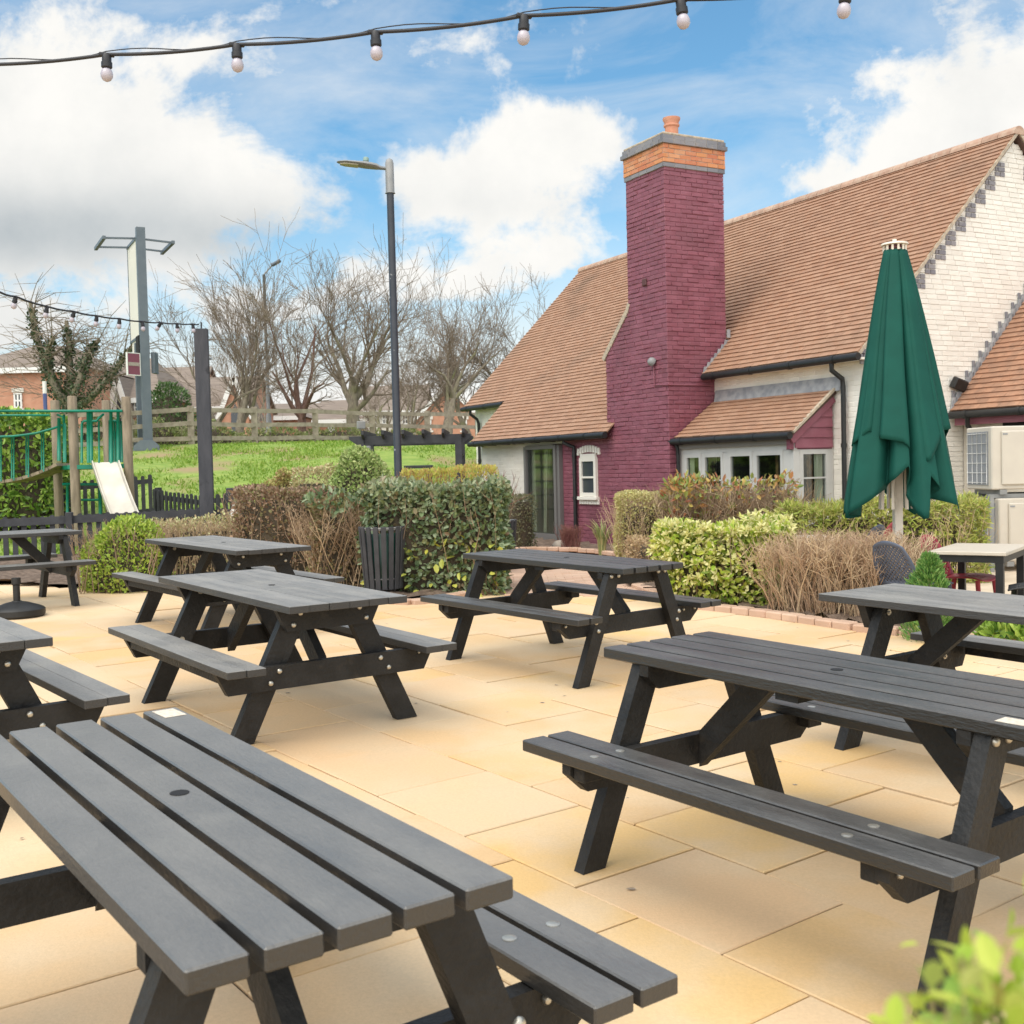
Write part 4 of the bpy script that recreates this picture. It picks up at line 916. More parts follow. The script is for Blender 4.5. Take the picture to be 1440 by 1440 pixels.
tree('bare_tree', 'bare tree with spreading crown left of the pub roof', 633, 44.5, 8.6, .34, limbs=7, first=.4, spread=.8, sub=(6,6,4), lift=.24)
tree('bare_tree', 'bare tree touching the edge of the pub roof', 668, 48, 8.2, .26, limbs=6, first=.3, spread=.75, sub=(6,6,4))
tree('bare_tree', 'bare tree showing only its twiggy top above the pub roof', 742, 47, 8.2, .3, limbs=6, first=.4, spread=.8, sub=(7,6,4))
tree('bare_tree', 'faint bare tree behind the red trunked tree', 392, 56, 8.2, .2, limbs=6, first=.3, spread=.8, sub=(6,5,4))
tree('bare_tree', 'faint bare tree filling the gap behind the largest tree', 545, 56, 8.3, .25, limbs=7, first=.3, spread=.9, sub=(6,6,4))
# ivy clad pollard
t = thing('ivy_tree', 'pollarded tree smothered in dark ivy with long bare shoots', 'tree', gnd(97, 34.5, -.1))
R = random.Random(5); th = [([(0,0,0),(.05,0,.8),(.1,0,1.5)],[.24,.21,.2])]
limbs = [((.1,0,1.4),(-.5,.1,2.6),(-.85,0,3.7),(-.95,0,4.7)), ((.1,0,1.4),(.1,.2,2.4),(.15,.1,3.2),(.1,.1,4.1)), ((.1,0,1.4),(.5,-.1,2.2),(.7,0,3.0),(1.1,.1,3.5)), ((.1,0,1.3),(.8,0,1.7),(1.5,.1,2.5),(2.2,.1,3.4)), ((.1,0,1.4),(-.3,-.2,2.2),(-.45,-.2,3.0),(-.2,-.2,3.6))]
for l in limbs: th.append((l,[.14,.11,.085,.06]))
tubes_np(th, 'trunk', BARK, t, 7); sh = []
for l in limbs:
    for k in range(26):
        f = R.uniform(.3,1)*2.99; i = int(f); p = np.array(l[i])*(1-f+i)+np.array(l[i+1])*(f-i); a = R.uniform(0,2*PI); ln_ = R.uniform(.8,2.3); d = np.array((math.cos(a)*.9,math.sin(a)*.6,R.uniform(-.15,1.1))); d /= np.linalg.norm(d)
        q = [p, p+d*ln_*.5+np.array((0,0,.06)), p+d*ln_+np.array((0,0,-.12*ln_))]; sh.append((q,[.018,.012,.006]))
        for j in range(2): s = q[1]; e = s+np.array((R.gauss(0,.5),R.gauss(0,.4),R.uniform(-.2,.6)))*.9; sh.append(([s,(s+e)/2,e],[.009,.007,.005]))
tubes_np(sh, 'shoots', TWIG, t, 3); P = []; Nn = []
for l in [((0,0,.3),(.05,0,.8),(.1,0,1.2),(.1,0,1.6))]+limbs:
    for k in range(640):
        f = R.uniform(0,.92)*2.999; i = int(f); p = np.array(l[i])*(1-f+i)+np.array(l[i+1])*(f-i); a = R.uniform(0,2*PI); z = R.gauss(0,.6); d = np.array((math.cos(a),math.sin(a),z)); d /= np.linalg.norm(d); P.append(p+d*(.36-.095*f)*R.uniform(.35,1.15)); Nn.append(d)
V, Q = leaves_np(np.array(P), np.array(Nn), .085, .07, droop=.3); mesh_np('ivy', V, Q, IVY, t)
# ---------------------------------------------------------------- street furniture and garden things
def base_at(u, D, dz=0): return gnd(u, D, dz)
# near lamp column
b = base_at(560, 17); b.x = -1.72; top = 6.16
t = thing('street_lamp', 'tall navy lamp column with grey head rising behind the leafy hedge', 'street lamp', b)
H = top-b.z; MB().tube([(0,0,0),(0,0,.9),(0,0,.95),(0,0,H-.45)],[.075,.075,.06,.055],16).build('pole', POLE, t, True, auto=40)
MB().tube([(0,0,H-.48),(0,0,H-.46),(0,0,H-.03),(0,0,H+.02),(0,0,H+.045)],[.078,.066,.064,.05,.01],16).build('sleeve', GALV, t, True, auto=50)
hd = thing('lamp_head', None, None, (0,0,H-.12), PI+.18); hd.parent = t; hd.matrix_parent_inverse.identity(); hd.location = (0,0,H-.12); hd.rotation_euler = (0,-.09,PI+.18)
mb = MB(); n = 12; secs = [(.05,.035,.03,0),(.14,.05,.035,.0),(.2,.11,.05,.01),(.36,.14,.055,.015),(.5,.14,.04,.02),(.66,.12,.03,.022),(.76,.07,.02,.02),(.79,.02,.01,.02)]
for (x, w_, h_, z_) in secs: mb.v += [(x, w_*math.cos(2*PI*i/n), z_+h_*(math.sin(2*PI*i/n) if math.sin(2*PI*i/n) > 0 else .55*math.sin(2*PI*i/n))) for i in range(n)]
mb.f += [(i*n+k, i*n+(k+1)%n, (i+1)*n+(k+1)%n, (i+1)*n+k) for i in range(len(secs)-1) for k in range(n)] + [tuple(range(n))[::-1]]
mb.f = [f[::-1] for f in mb.f]
lh = mb.build('housing', GALV, hd, True, auto=50)
MB().prism([(.47,-.09),(.66,-.085),(.74,-.04),(.74,.04),(.66,.085),(.47,.09)], -.012, .006, 'z').build('lens', mat('amber_lens',(.40,.36,.25),(.34,.3,.2),20,.3), hd)
MB().lathe([(.035,.05),(.035,.085),(.045,.086),(.042,.13),(.03,.14)],12,(.36,0,0)).build('light_sensor', mat('sensor_green',(.25,.36,.32),rough=.4), hd, True, auto=40)
# far lamp columns
b = base_at(381.5, 45); t = thing('street_lamp', 'thin distant lamp column with upswept arm', 'street lamp', b, 0, 'distant lamp columns'); H = at(374,386,45).z-b.z
MB().tube([(0,0,0),(0,0,1.6),(0,0,1.65),(0,0,H)],[.11,.11,.075,.055],8).tube([(0,0,H),(.34,0,H+.36)],.03,6).build('pole', GALV, t, True)
MB().box((.50,0,H+.45),(.42,.26,.10), Matrix.Rotation(-.5,3,'Y'), ch=.03).build('lamp_head', SLATE, t)
b = base_at(295, 52); t = thing('street_lamp', 'distant short lamp post half hidden by the timber post', 'street lamp', b, 0, 'distant lamp columns'); H = at(294,506,52).z-b.z
MB().tube([(0,0,0),(0,0,H)],[.09,.06],8).build('pole', SLATE, t, True); MB().lathe([(.12,H),(.34,H+.02),(.30,H+.08),(.06,H+.14)],12).build('lamp_head', SLATE, t)
b = base_at(69, 33); t = thing('sign_pole', 'slim blue pole with a white top left of the ivy tree', 'sign pole', b); H = at(68,536,33).z-b.z
MB().tube([(0,0,0),(0,0,H*.82)],.06,8).build('pole', mat('royal_blue',(.06,.09,.24),rough=.4), t); MB().tube([(0,0,H*.82),(0,0,H)],.062,8).build('top', HWHITE, t)
# blank pub sign on two posts
b = base_at(211, 32); t = thing('pub_sign', 'tall twin post sign with blank white panel and small plum board', 'sign', (b.x,b.y,b.z-.02), 0)
tp = at(202,319,32); H = tp.z-b.z; ln = Vector((-.92,1.75,0)); u_ = ln.normalized(); ang = math.atan2(u_.y,u_.x)
R_ = Matrix.Rotation(ang,3,'Z')
for k,(f,hh) in enumerate(((0,H),(.46,H*.50))):
    o = ln*f; MB().box((o.x,o.y,hh/2),(.20,.24,hh),R_).build('post', SLATE, t)
    mb = MB(); mb.prism([(-.38,0),(.38,0),(.36,.14),(.16,.30),(-.16,.30),(-.36,.14)], -.03,.03,'y'); mb.v = [tuple(Vector(v)+Vector((o.x,o.y-.14,0))) for v in mb.v]; mb.build('base_flange', SLATE, t)
def panel(f0,f1,z0,z1,m,name,off=0,th=.10):
    a = ln*f0; c_ = ln*f1; mid = (a+c_)/2; nrm = Vector((-u_.y,u_.x,0))*off
    return MB().box((mid.x+nrm.x,mid.y+nrm.y,(z0+z1)/2),((c_-a).length,th,z1-z0),R_).build(name, m, t)
zf = lambda v: at(200,v,32.6).z-b.z
p_ = panel(.12,.98,zf(472),zf(338),HREND,'sign_panel'); 
fr = MB()
for z_ in (zf(472)-.05,zf(338)+.03): m_ = ln*.55; fr.box((m_.x,m_.y,z_),(ln.length*.9,.16,.08),R_)
m_ = ln*1.0; fr.box((m_.x,m_.y,(zf(472)+zf(338))/2),(.05,.12,zf(338)-zf(472)+.1),R_); m_ = ln*.11; fr.box((m_.x,m_.y,(zf(472)+zf(338))/2),(.06,.14,zf(338)-zf(472)+.1),R_)
fr.build('panel_frame', SLATE, p_)
panel(.28,.85,zf(503),zf(476),HREND,'lower_panel',0,.12); panel(.02,.26,zf(500),zf(474),DARK,'lower_panel_gap',0,.3)
nb = thing('notice_board', None, None); nb.parent = t; nb.location = (-.22,-.35,(zf(528)+zf(503))/2); nb.rotation_euler = (0,0,.95)
MB().box((0,0,0),(.42,.05,.62)).build('board', mat('plum_board',(.22,.06,.09),rough=.5), nb)
for z_,w_,h_ in ((.0,.30,.10),): MB().box((0,-.03,z_),(w_+.06,.012,h_)).build('pale_band', mat('dull_cream',(.42,.36,.30),(.34,.28,.24),30,.6), nb)
fr = MB()
for z_ in (-.31,.31): fr.box((0,-.005,z_),(.44,.056,.022))
for x_ in (-.21,.21): fr.box((x_,-.005,0),(.022,.056,.62))
fr.build('border', HWHITE, nb)
MB().box((.20,.25,(zf(524)+zf(500))/2),(.10,.34,.60)).build('rear_board', SLATE, t)
for sg in (1,-1):
    nrm = Vector((-u_.y,u_.x,0))*sg*.95; mb = MB(); a = nrm+ln*.1; c_ = nrm+ln*1.0
    mb.bar((a.x,a.y,H-.30),(c_.x,c_.y,H-.30),.09,.09)
    for f in (.15,.85): q = ln*f; mb.bar((q.x,q.y,H-.25),(q.x+nrm.x,q.y+nrm.y,H-.30),.05)
    mb.build('lamp_bar', SLATE, t)
# dark timber post carrying the lights
p0 = base_at(291,17,-.05); PT = at(280.5,463,17)
t = thing('timber_post', 'square dark stained timber post holding the end of the light string', 'post', p0)
MB().box((0,0,(PT.z-p0.z)/2),(.205,.205,PT.z-p0.z), Matrix.Rotation(.2,3,'Z'), ch=.008).build('post', mat('dark_post_timber',(.045,.047,.056),(.07,.07,.08),5,.7,.5,40,stretch=(2,2,.4),c3=(.03,.03,.035),s3=3,t3=(.62,.66)), t)
MB().tube([(.02,-.05,PT.z-p0.z),(.02,-.05,PT.z-p0.z+.1)],.012,6).build('hook', CABLE, t)
# picket fences
def picket(name, label, A, B, h, side=-1, pw=.075, sp=.135, posts=(), group='dark picket fences'):
    A, B = Vector(A), Vector(B); d = B-A; d.z = 0; L_ = d.length; ang = math.atan2(d.y,d.x)
    t = thing(name, label, 'fence', (A.x,A.y,0), ang, group); mb = MB(); n = int(L_/sp)
    zz = lambda s: A.z+(B.z-A.z)*s/L_
    for i in range(n+1):
        s = i*sp; z = zz(s); hh = h+random.uniform(-.012,.012)
        mb.prism([(s-pw/2,z+.04),(s+pw/2,z+.04),(s+pw/2,z+hh-.03),(s+pw*.35,z+hh-.008),(s+pw*.15,z+hh),(s-pw*.15,z+hh),(s-pw*.35,z+hh-.008),(s-pw/2,z+hh-.03)], -.01, .01, 'y')
    mb.build('pickets', FENCE, t)
    for f in (.22,.86 if side > 0 else .915): MB().bar((0,side*.032,zz(0)+h*f),(L_,side*.032,zz(L_)+h*f),.04,.09 if side > 0 else .115).build('rail', FENCE, t)
    for s in posts: MB().box((s,side*.07,zz(s)+h*.51),(.10,.10,h*1.06), ch=.006).build('post', FENCE, t)
    return t
a = at(-60,729,16.6); a.z = .02; c_ = at(282,716,17.05); c_.z = .10
picket('picket_fence', 'long dark picket fence in front of the play frame', a, c_, .90, posts=(1.62,))
a = at(300,716,17.05); a.z = .10; c_ = at(352,714,17.2); c_.z = .12
picket('picket_fence', 'short dark picket fence right of the timber post', a, c_, .88)
a = at(-40,703,21.2); a.z = G(a.x,21.2)-.1; c_ = at(216,703,22.2); c_.z = G(c_.x,22.2)-.1
picket('picket_fence', 'dark picket fence behind the play frame', a, c_, .92, 1, posts=(1.2,2.9))
a = at(217,698,20.9); a.z = G(a.x,20.3)-.02; c_ = at(284,706,19.9); c_.z = G(c_.x,19.9)-.12
picket('picket_fence', 'dark picket fence running back up beside the slide', a, c_, .95, 1, posts=(.03,))
a = at(296,696,20.2); a.z = G(a.x,20.2)-.05; c_ = at(346,696,20.6); c_.z = G(c_.x,20.6)-.05
picket('picket_fence', 'dark picket fence half hidden behind the lantern bollard', a, c_, .9, 1)
# lantern bollard
t = thing('bollard_light', 'square dark bollard lantern with white reflector beside the timber post', 'bollard light', base_at(331,16.4)); z1 = at(330,686,16.4).z-t.location.z
MB().box((0,0,(z1-.42)/2),(.20,.20,z1-.42)).build('column', FENCE, t); MB().box((0,0,z1-.09),(.22,.22,.18), ch=.01).build('cap', FENCE, t)
MB().lathe([(.10,z1-.42),(.03,z1-.2)],16).build('reflector', CREAMW, t, True, auto=40)
mb = MB()
for sx in (-1,1):
    for sy in (-1,1): mb.box((sx*.095,sy*.095,z1-.3),(.014,.014,.25))
mb.build('corner_rods', FENCE, t)
# post and rail fence on the bank
us = [(-70,30.0),(25,31.0),(105,31.6),(182,32.3),(268.5,33.0),(358,34.3),(443.5,35.8),(523.5,37.3),(601,38.9),(672,40.5),(742,42.2)]
a = at(us[0][0],600,us[0][1]); t = thing('rail_fence', 'weathered three rail timber fence along the top of the bank', 'fence', (a.x,a.y,0)); PP = []
for u,D in us: p = at(u,600,D); PP.append(Vector((p.x-a.x,p.y-a.y,G(p.x,min(D,37.9)))))
for p in PP: MB().box((p.x,p.y,p.z+.56),(.19,.13,1.24), Matrix.Rotation(.2,3,'Z'), ch=.01).build('post', RAILW, t)
for k,(p,q) in enumerate(zip(PP,PP[1:])):
    for hz_ in (1.06,.64,.24):
        j1, j2 = random.uniform(-.03,.03), random.uniform(-.03,.03); MB().bar((p.x,p.y-.09,p.z+hz_+j1),(q.x,q.y-.09,q.z+hz_+j2),.04,.13).build('rail', RAILW, t)
# play frame
def pz(u,v,D): return at(u,v,D)
o = base_at(100,19.2); t = thing('play_frame', 'timber play frame with green rails, steel slide and rope bridge', 'play frame', (0,0,0))
def log(u,vt,D):
    p = at(u,vt,D); z0 = G(p.x,D)-.1; mb = MB().tube([(p.x,D,z0),(p.x,D,p.z-.02),(p.x,D,p.z)],[.083,.079,.07],12); return mb.build('log_post', LOG, t, True, auto=50)
for q in ((101,557,19.0),(77,563,20.4),(149,563,20.4),(177,558,19.0)): log(*q)
a, c_ = at(86,652,19.1), at(178,655,19.1); zd = (a.z+c_.z)/2
q4 = [at(95,653,18.95), at(183,653,18.95), at(155,653,20.4), at(71,653,20.4)]; MB().prism([(q.x,q.y) for q in q4], zd-.07, zd, 'z').build('platform', PGREEN, t)
def rail_(pts,r=.022): return MB().tube([at(*p) for p in pts], r, 7).build('guard_rail', PGREEN, t, True)
rail_([(-40,578,18.9),(172,578,18.9)],.024); rail_([(-40,584,20.3),(70,584,20.3)],.02)
def bars(us_, v0, v1, D, r=.017):
    for u in us_: rail_([(u,v0,D),(u+.4,v1,D)], r)
bars((115,139), 592, 651, 18.95); bars((124,128), 578, 651, 18.95, .03); bars((90,), 583, 650, 19.0, .022)
bars((154,157.5,161,164.5,168,171), 592, 650, 19.4, .02); bars((156,166), 580, 652, 18.95, .028)
rail_([(115,651,18.95),(115,596,18.95),(118,592,18.95),(136,592,18.95),(139,588,18.95),(146,582,18.95)]); rail_([(153,592,19.1),(165,592,19.1),(168,597,19.1),(168,650,19.1)])
rail_([(83,648,19.0),(83,588,19.0)],.03); rail_([(80,583,19.0),(88,586,19.0),(92,600,19.0),(92,650,19.0)],.018)
rail_([(88,681,19.3),(146,681,19.3)],.026); rail_([(95,735,19.3),(95,681,19.3)],.026); rail_([(141,742,19.3),(141,681,19.3)],.03); rail_([(112,703,19.3),(142,703,19.3)],.022)
# slide
A_, B_ = at(148,650,18.95), at(186,735,17.45); B_.z = G(B_.x,17.45)+.32
w_ = .235; mb = MB(); vs = []; n = 14
for i in range(n+1):
    f = i/n; p = A_.lerp(B_, f); p.z += .07*math.sin(PI*f)*-1
    vs += [(p.x-w_,p.y,p.z+.05),(p.x-w_+.02,p.y,p.z+.05),(p.x-w_+.04,p.y,p.z),(p.x+w_-.04,p.y,p.z),(p.x+w_-.02,p.y,p.z+.05),(p.x+w_,p.y,p.z+.05),(p.x+w_,p.y,p.z-.03),(p.x-w_,p.y,p.z-.03)]
mb.add(vs, [(i*8+k,(i+1)*8+k,(i+1)*8+(k+1)%8,i*8+(k+1)%8) for i in range(n) for k in range(8)]); mb.build('slide', SLIDE, t)
MB().tube([(B_.x-.15,B_.y+.1,B_.z-.5),(B_.x-.15,B_.y+.1,B_.z-.02)],.03,8).tube([(B_.x+.15,B_.y+.1,B_.z-.5),(B_.x+.15,B_.y+.1,B_.z-.02)],.03,8).build('slide_leg', PGREEN, t)
# rope bridge
pl = [(92,653),(80,659),(68,664),(56,668.5),(44,672),(32,674.5),(20,676.5),(8,677.5),(-6,677.5),(-20,676),(-34,673)]
br = MB(); pp = [at(u,v,19.5) for u,v in pl]
for p,q in zip(pp,pp[1:]): br.bar(p.lerp(q,.04),p.lerp(q,.96),.75,.05)
bd = br.build('rope_bridge', LOG, t)
for D in (19.1,19.9):
    h_ = [at(u,v,D) for u,v in ((88,598),(70,604),(52,609),(36,611.5),(18,613.5),(0,614),(-20,613))]; MB().tube(h_,.022,6).build('hand_rope', PGREEN, bd, True)
mb = MB()
for D in (19.1,19.9):
    for u,vt,vb in ((60,607,663),(38.5,611,671),(18,613.5,675.5),(0,614,677),(-18,613,676)): mb.tube([at(u-(1.5 if D>19.5 else -1.5),vt,D),at(u-(1.5 if D>19.5 else -1.5),vb,D)],.013,5)
mb.build('chains', PGREEN, bd, True)
# parasol base beside the sideways table
t = thing('parasol_base', 'round black parasol base with an empty upright tube on the patio', 'parasol base', flat(-4.72,10.55), 0)
MB().lathe([(.235,.0),(.25,.02),(.25,.07),(.235,.085),(.20,.10),(.10,.135),(.05,.145),(.045,.15)],28).build('base', BLACKP, t, True, auto=30)
MB().lathe([(.032,.14),(.032,.30),(.042,.31),(.042,.37),(.03,.37)],14).build('tube', BLACKP, t, True, auto=30)
# slatted bins
def bin_(label, loc, s=1.0):
    t = thing('litter_bin', label, 'bin', loc, 0, 'slatted litter bins')
    n = 18; sl = MB()
    for i in range(n):
        a_ = 2*PI*i/n; R2 = Matrix.Rotation(a_,3,'Z') @ Matrix.Rotation(.075,3,'Y'); r_ = .215*s
        sl.box((r_*math.cos(a_),r_*math.sin(a_),.40*s),(.022,.052*s,.66*s),R2,ch=.004)
    sl.build('slats', FENCE, t)
    MB().lathe([(.15*s,.1*s),(.165*s,.12*s),(.205*s,.66*s),(.20*s,.66*s),(.155*s,.15*s)],20,cap=False).build('liner', mat('bottle_green_liner',(.004,.05,.035),rough=.4), t, True)
    hoop = MB()
    for z_,r_ in ((.70,.226),(.715,.232),(.18,.185)): hoop.tube([(r_*s*math.cos(q),r_*s*math.sin(q),z_*s) for q in [2*PI*i/24 for i in range(25)]],.008,6)
    hoop.build('hoops', GALV, t, True); MB().lathe([(.15*s,.06*s),(.15*s,.1*s)],16).build('floor_plate', FENCE, t)
    legs = MB()
    for q in (.6,2.7,4.8): legs.tube([(.13*s*math.cos(q),.13*s*math.sin(q),0),(.13*s*math.cos(q),.13*s*math.sin(q),.1)],.01,6)
    legs.build('feet', GALV, t)
p = at(540,838,11.75); bin_('dark slatted litter bin with green liner in front of the brushwood hedge', (p.x,11.75,plane_z(p.x,11.75)+.02), 1.0)
p = at(704,770,15.6); bin_('dark slatted litter bin mostly hidden behind the end of the leafy hedge', (p.x,15.6,G(p.x,15.6)), .95)
# pergola
D = 22.0; zt = at(570,612,D).z; xa, xb = at(491,618,D).x, at(662,613,D).x
t = thing('pergola', 'black timber pergola in front of the grass bank', 'pergola', (0,0,0))
for y in (D,D+1.5): MB().prism([(xa,zt),(xb,zt),(xb,zt-.06),(xb-.15,zt-.17),(xa+.15,zt-.17),(xa,zt-.06)], y-.03, y+.03, 'y').build('beam', FENCE, t)
for i in range(6):
    x = at(512+28*i,610,D).x; MB().prism([(D-.28,zt+.10),(D+1.8,zt+.10),(D+1.8,zt+.04),(D+1.65,zt-.04),(D-.12,zt-.06),(D-.28,zt+.02)], x-.025, x+.025).build('rafter', FENCE, t)
for u,y in ((508,D),(508,D+1.5),(645,D),(645,D+1.5)):
    x = at(u,640,D).x; z0 = G(x,y)-.1; MB().box((x,y,(z0+zt-.02)/2),(.13,.13,zt-.02-z0)).build('post', FENCE, t)
x = at(645,640,D).x; mb = MB()
for k in range(4): mb.box((x,D+.3+.3*k,1.15),(.03,.035,1.5))
for k in range(5): mb.box((x+.03,D+.75,.6+.3*k),(.03,1.4,.035))
mb.build('trellis', FENCE, t)
x = at(508,600,D).x; MB().box((x,D-.02,zt+.22),(.16,.08,.15), Matrix.Rotation(.4,3,'Z'), ch=.01).box((x+.12,D+.0,zt-.25),(.12,.1,.12),ch=.02).build('spotlight', GALV, t)
b = base_at(590,26); t = thing('bench', 'dark plank bench on the bank beyond the flat topped hedge', 'bench', b); z1 = at(590,654,26).z-b.z
MB().box((0,0,z1-.04),(.66,.36,.07), ch=.01).build('seat', FENCE, t)
for sx in (-.26,.26): MB().box((sx,0,(z1-.07)/2-.05),(.08,.3,z1+.03)).build('leg', FENCE, t)
t = thing('rock', 'pale rounded rock on the soil below the glazed door', 'rock', base_at(786,19.0,.05)); mb = MB().lathe([(.06,-.05),(.12,.0),(.13,.06),(.08,.13),(.02,.15)],9); mb.v = [(x*random.uniform(.85,1.2),y*random.uniform(.8,1.1),z) for x,y,z in mb.v]; mb.build('rock_body', mat('pale_rock',(.42,.36,.3),(.3,.26,.22),9,.9,.5), t, True)
# ---------------------------------------------------------------- festoon lights
def festoon(name, label, P, bulbs, sock=.02, r=.0065, wire=True, group=None):
    t = thing(name, label, 'string lights', P[0], 0, group); O = Vector(P[0]); Q_ = [Vector(p)-O for p in P]
    MB().tube(Q_, r, 6).build('cable', CABLE, t, True)
    if wire:
        W2 = []
        for i,q in enumerate(Q_): W2.append(q+Vector((0,0,.011+.010*math.sin(i*.63))))
        MB().tube(W2, .0022, 4).build('support_wire', CABLE, t, True)
    first = None
    for k,(p,tiltx) in enumerate(bulbs):
        q = Vector(p)-O
        if first is None:
            k_ = sock/.02
            h = MB().lathe([(.012*k_,.008*k_),(.017*k_,.0),(.017*k_,-.022*k_),(.02*k_,-.024*k_),(.02*k_,-.042*k_),(.016*k_,-.046*k_)],14).box((0,0,.004*k_),(.055*k_,.014*k_,.014*k_),ch=.003).build('lamp_holder', CABLE, t, True, auto=40)
            bl_ = MB().lathe([(.010*k_,-.044*k_),(.018*k_,-.052*k_),(.0225*k_,-.066*k_),(.0215*k_,-.078*k_),(.015*k_,-.089*k_),(.005*k_,-.094*k_)],16).build('bulb', BULB, h, True, auto=60); first = h
        else: h = copy_tree(first, t)
        h.location = q; h.rotation_euler = (tiltx*.6, tiltx, .3)
    return t
def curve_pts(keys, n=10):
    out = []
    for (u0,v0,D0),(u1,v1,D1) in zip(keys,keys[1:]):
        for i in range(n):
            f = i/n; s = 4*f*(1-f); p = at(u0,v0,D0).lerp(at(u1,v1,D1),f); p.z -= .010*s; out.append(p)
    out.append(at(*keys[-1])); return out
ks = [(-190,106,4.35),(-40,91,4.28),(150,76.5,4.2),(333,62.5,4.1),(528,45,3.98),(737,22,3.86),(957,-1,3.74),(1190,-18,3.62),(1400,-38,3.5),(1620,-62,3.4)]
festoon('string_lights', 'black festoon cable with opal bulbs across the top of the sky', curve_pts(ks), [(at(u,v+2,D), tl) for (u,v,D),tl in zip(ks[2:8],(.03,0,-.02,.05,-.1,.1))])
keys = [(-60,398,9.8),(0,411,11.0),(22,417,11.4),(66,431,12.2),(104,438,12.9),(136,444,13.5),(168,448,14.1),(200,452,14.8),(226,453.5,15.4),(249,455,16.0),(271,455.5,16.6),(279,456,16.95)]
festoon('string_lights', 'sagging festoon cable ending at the dark timber post', curve_pts(keys,3), [(at(u,v+1,D),tl) for (u,v,D),tl in zip(keys[2:11],(.25,.2,.3,.15,.1,-.1,.6,.0,-.1))], sock=.026, r=.011, wire=False)
# ---------------------------------------------------------------- dining set and parasol
GZ = -.03
zt = at(1305,774,9.4).z
L0, F0 = at(1305,774,9.4), at(1415,780,9.05); d = Vector((F0.x-L0.x,F0.y-L0.y,0)); w_ = d.length; dn = Vector((-d.y,d.x,0)).normalized(); cen = (L0+F0)/2+dn*.5; g_ = G(cen.x,cen.y)+.02
def dining(label, c, rz, w, l, h):
    t = thing('dining_table', label, 'table', c, rz, 'pale topped dining tables')
    MB().box((0,0,h-.02),(w,l,.03), ch=.004).build('tabletop', STONE, t); MB().box((0,0,h-.065),(w-.05,l-.05,.06)).build('apron', BLACKP, t)
    for sx in (-1,1):
        for sy in (-1,1): MB().box((sx*(w/2-.06),sy*(l/2-.06),(h-.035)/2),(.06,.06,h-.035)).build('leg', BLACKP, t)
    return t
dining('pale topped black legged table beside the red chair', (cen.x,cen.y,g_), math.atan2(d.y,d.x), w_, 1.0, zt-g_)
c2_ = at(1130,756,11.3); g2 = G(c2_.x,11.3); dining('pale topped table behind the yellow bush', (c2_.x,11.45,g2), -.1, .62, .7, c2_.z-g2)
def chair(label, m, loc, rz, sc=1.0):
    t = thing('garden_chair', label, 'chair', loc, rz, 'moulded plastic garden chairs'); t.scale = (.94,.94,.93)   # faces +x
    def slab(name, rows, cols, fn, holes, th=.012):
        V = []; f = []; idx = {}
        for i in range(rows+1):
            for j in range(cols+1): idx[(i,j)] = len(V); V.append(fn(i/rows, j/cols))
        for i in range(rows):
            for j in range(cols):
                if holes(i,j): continue
                f.append((idx[(i,j)],idx[(i,j+1)],idx[(i+1,j+1)],idx[(i+1,j)]))
        me = bpy.data.meshes.new(name); me.from_pydata(V,[],f); o = link_mesh(name, me, m, t); s_ = o.modifiers.new('t','SOLIDIFY'); s_.thickness = th; me.polygons.foreach_set('use_smooth',[True]*len(f)); return o
    def seat(a,b_): x = -.22+.46*a; y = (b_-.5)*.44*(1-.12*a); return (x, y, .44+.02*math.sin(a*2.6)-.045*max(0,a-.8)*5*.3-.02*math.cos((b_-.5)*3))
    def back(a,b_): wv = .46*(1-.30*max(0,a-.45)**1.3*2); y = (b_-.5)*wv; return (-.21-.15*a-.03*math.cos((b_-.5)*3.1), y, .43+.42*a*(1-.12*(2*(b_-.5))**2*a))
    hol = lambda R_,C_: (lambda i,j: 2 <= i < R_-2 and 2 <= j < C_-2 and (i+j)%2 == 0)
    slab('seat', 18, 18, seat, lambda i,j: (8 <= i < 15 and 4 <= j < 14 and (i+j)%2 == 0)); slab('backrest', 20, 20, back, hol(20,20))
    for sx,sy in ((1,1),(1,-1),(-1,1),(-1,-1)): MB().tube([(sx*.19,sy*.18,.44),(sx*.23,sy*.21,0)],[.024,.017],8).build('leg', m, t, True)
    return t
def cz(x,y): return G(x,y)+.02
p = at(1358,810,9.9); chair('red moulded plastic chair beside the pale topped table', REDP, (p.x,9.9,cz(p.x,9.9)), -.80)
p = at(1290,820,9.35); chair('grey blue plastic chair between the twig hedge and small conifer', BLUEP, (p.x,9.35,cz(p.x,9.35)), .5)
p = at(1190,760,11.5); chair('grey blue plastic chair at the far pale table', BLUEP, (p.x,11.5,cz(p.x,11.5)), 2.4)
p = at(1207,757,12.0); chair('red plastic chair showing only its top behind the twig hedge', REDP, (p.x,12.0,cz(p.x,12.0)), 2.6)
p = at(1462,830,8.75); chair('dark plastic chair at the right edge of the frame', BLACKP, (p.x,8.75,cz(p.x,8.75)), 2.7)
PX = at(1262,700,10.5); gz = cz(PX.x,10.5); TOPZ = at(1260,341,10.5).z-gz
t = thing('closed_parasol', 'tall closed dark green parasol on a pale square pole', 'parasol', (PX.x,10.5,gz))
MB().box((0,0,(TOPZ-.05)/2),(.078,.078,TOPZ-.05), ch=.006).build('pole', POLEW, t)
mb = MB().lathe([(.05,TOPZ-.085),(.05,TOPZ-.03),(.125,TOPZ-.025),(.118,TOPZ-.008),(.02,TOPZ+.004),(.02,TOPZ+.03)],16)
for i in range(12): mb.box((.098*math.cos(i*PI/6),.098*math.sin(i*PI/6),TOPZ-.055),(.018,.018,.05))
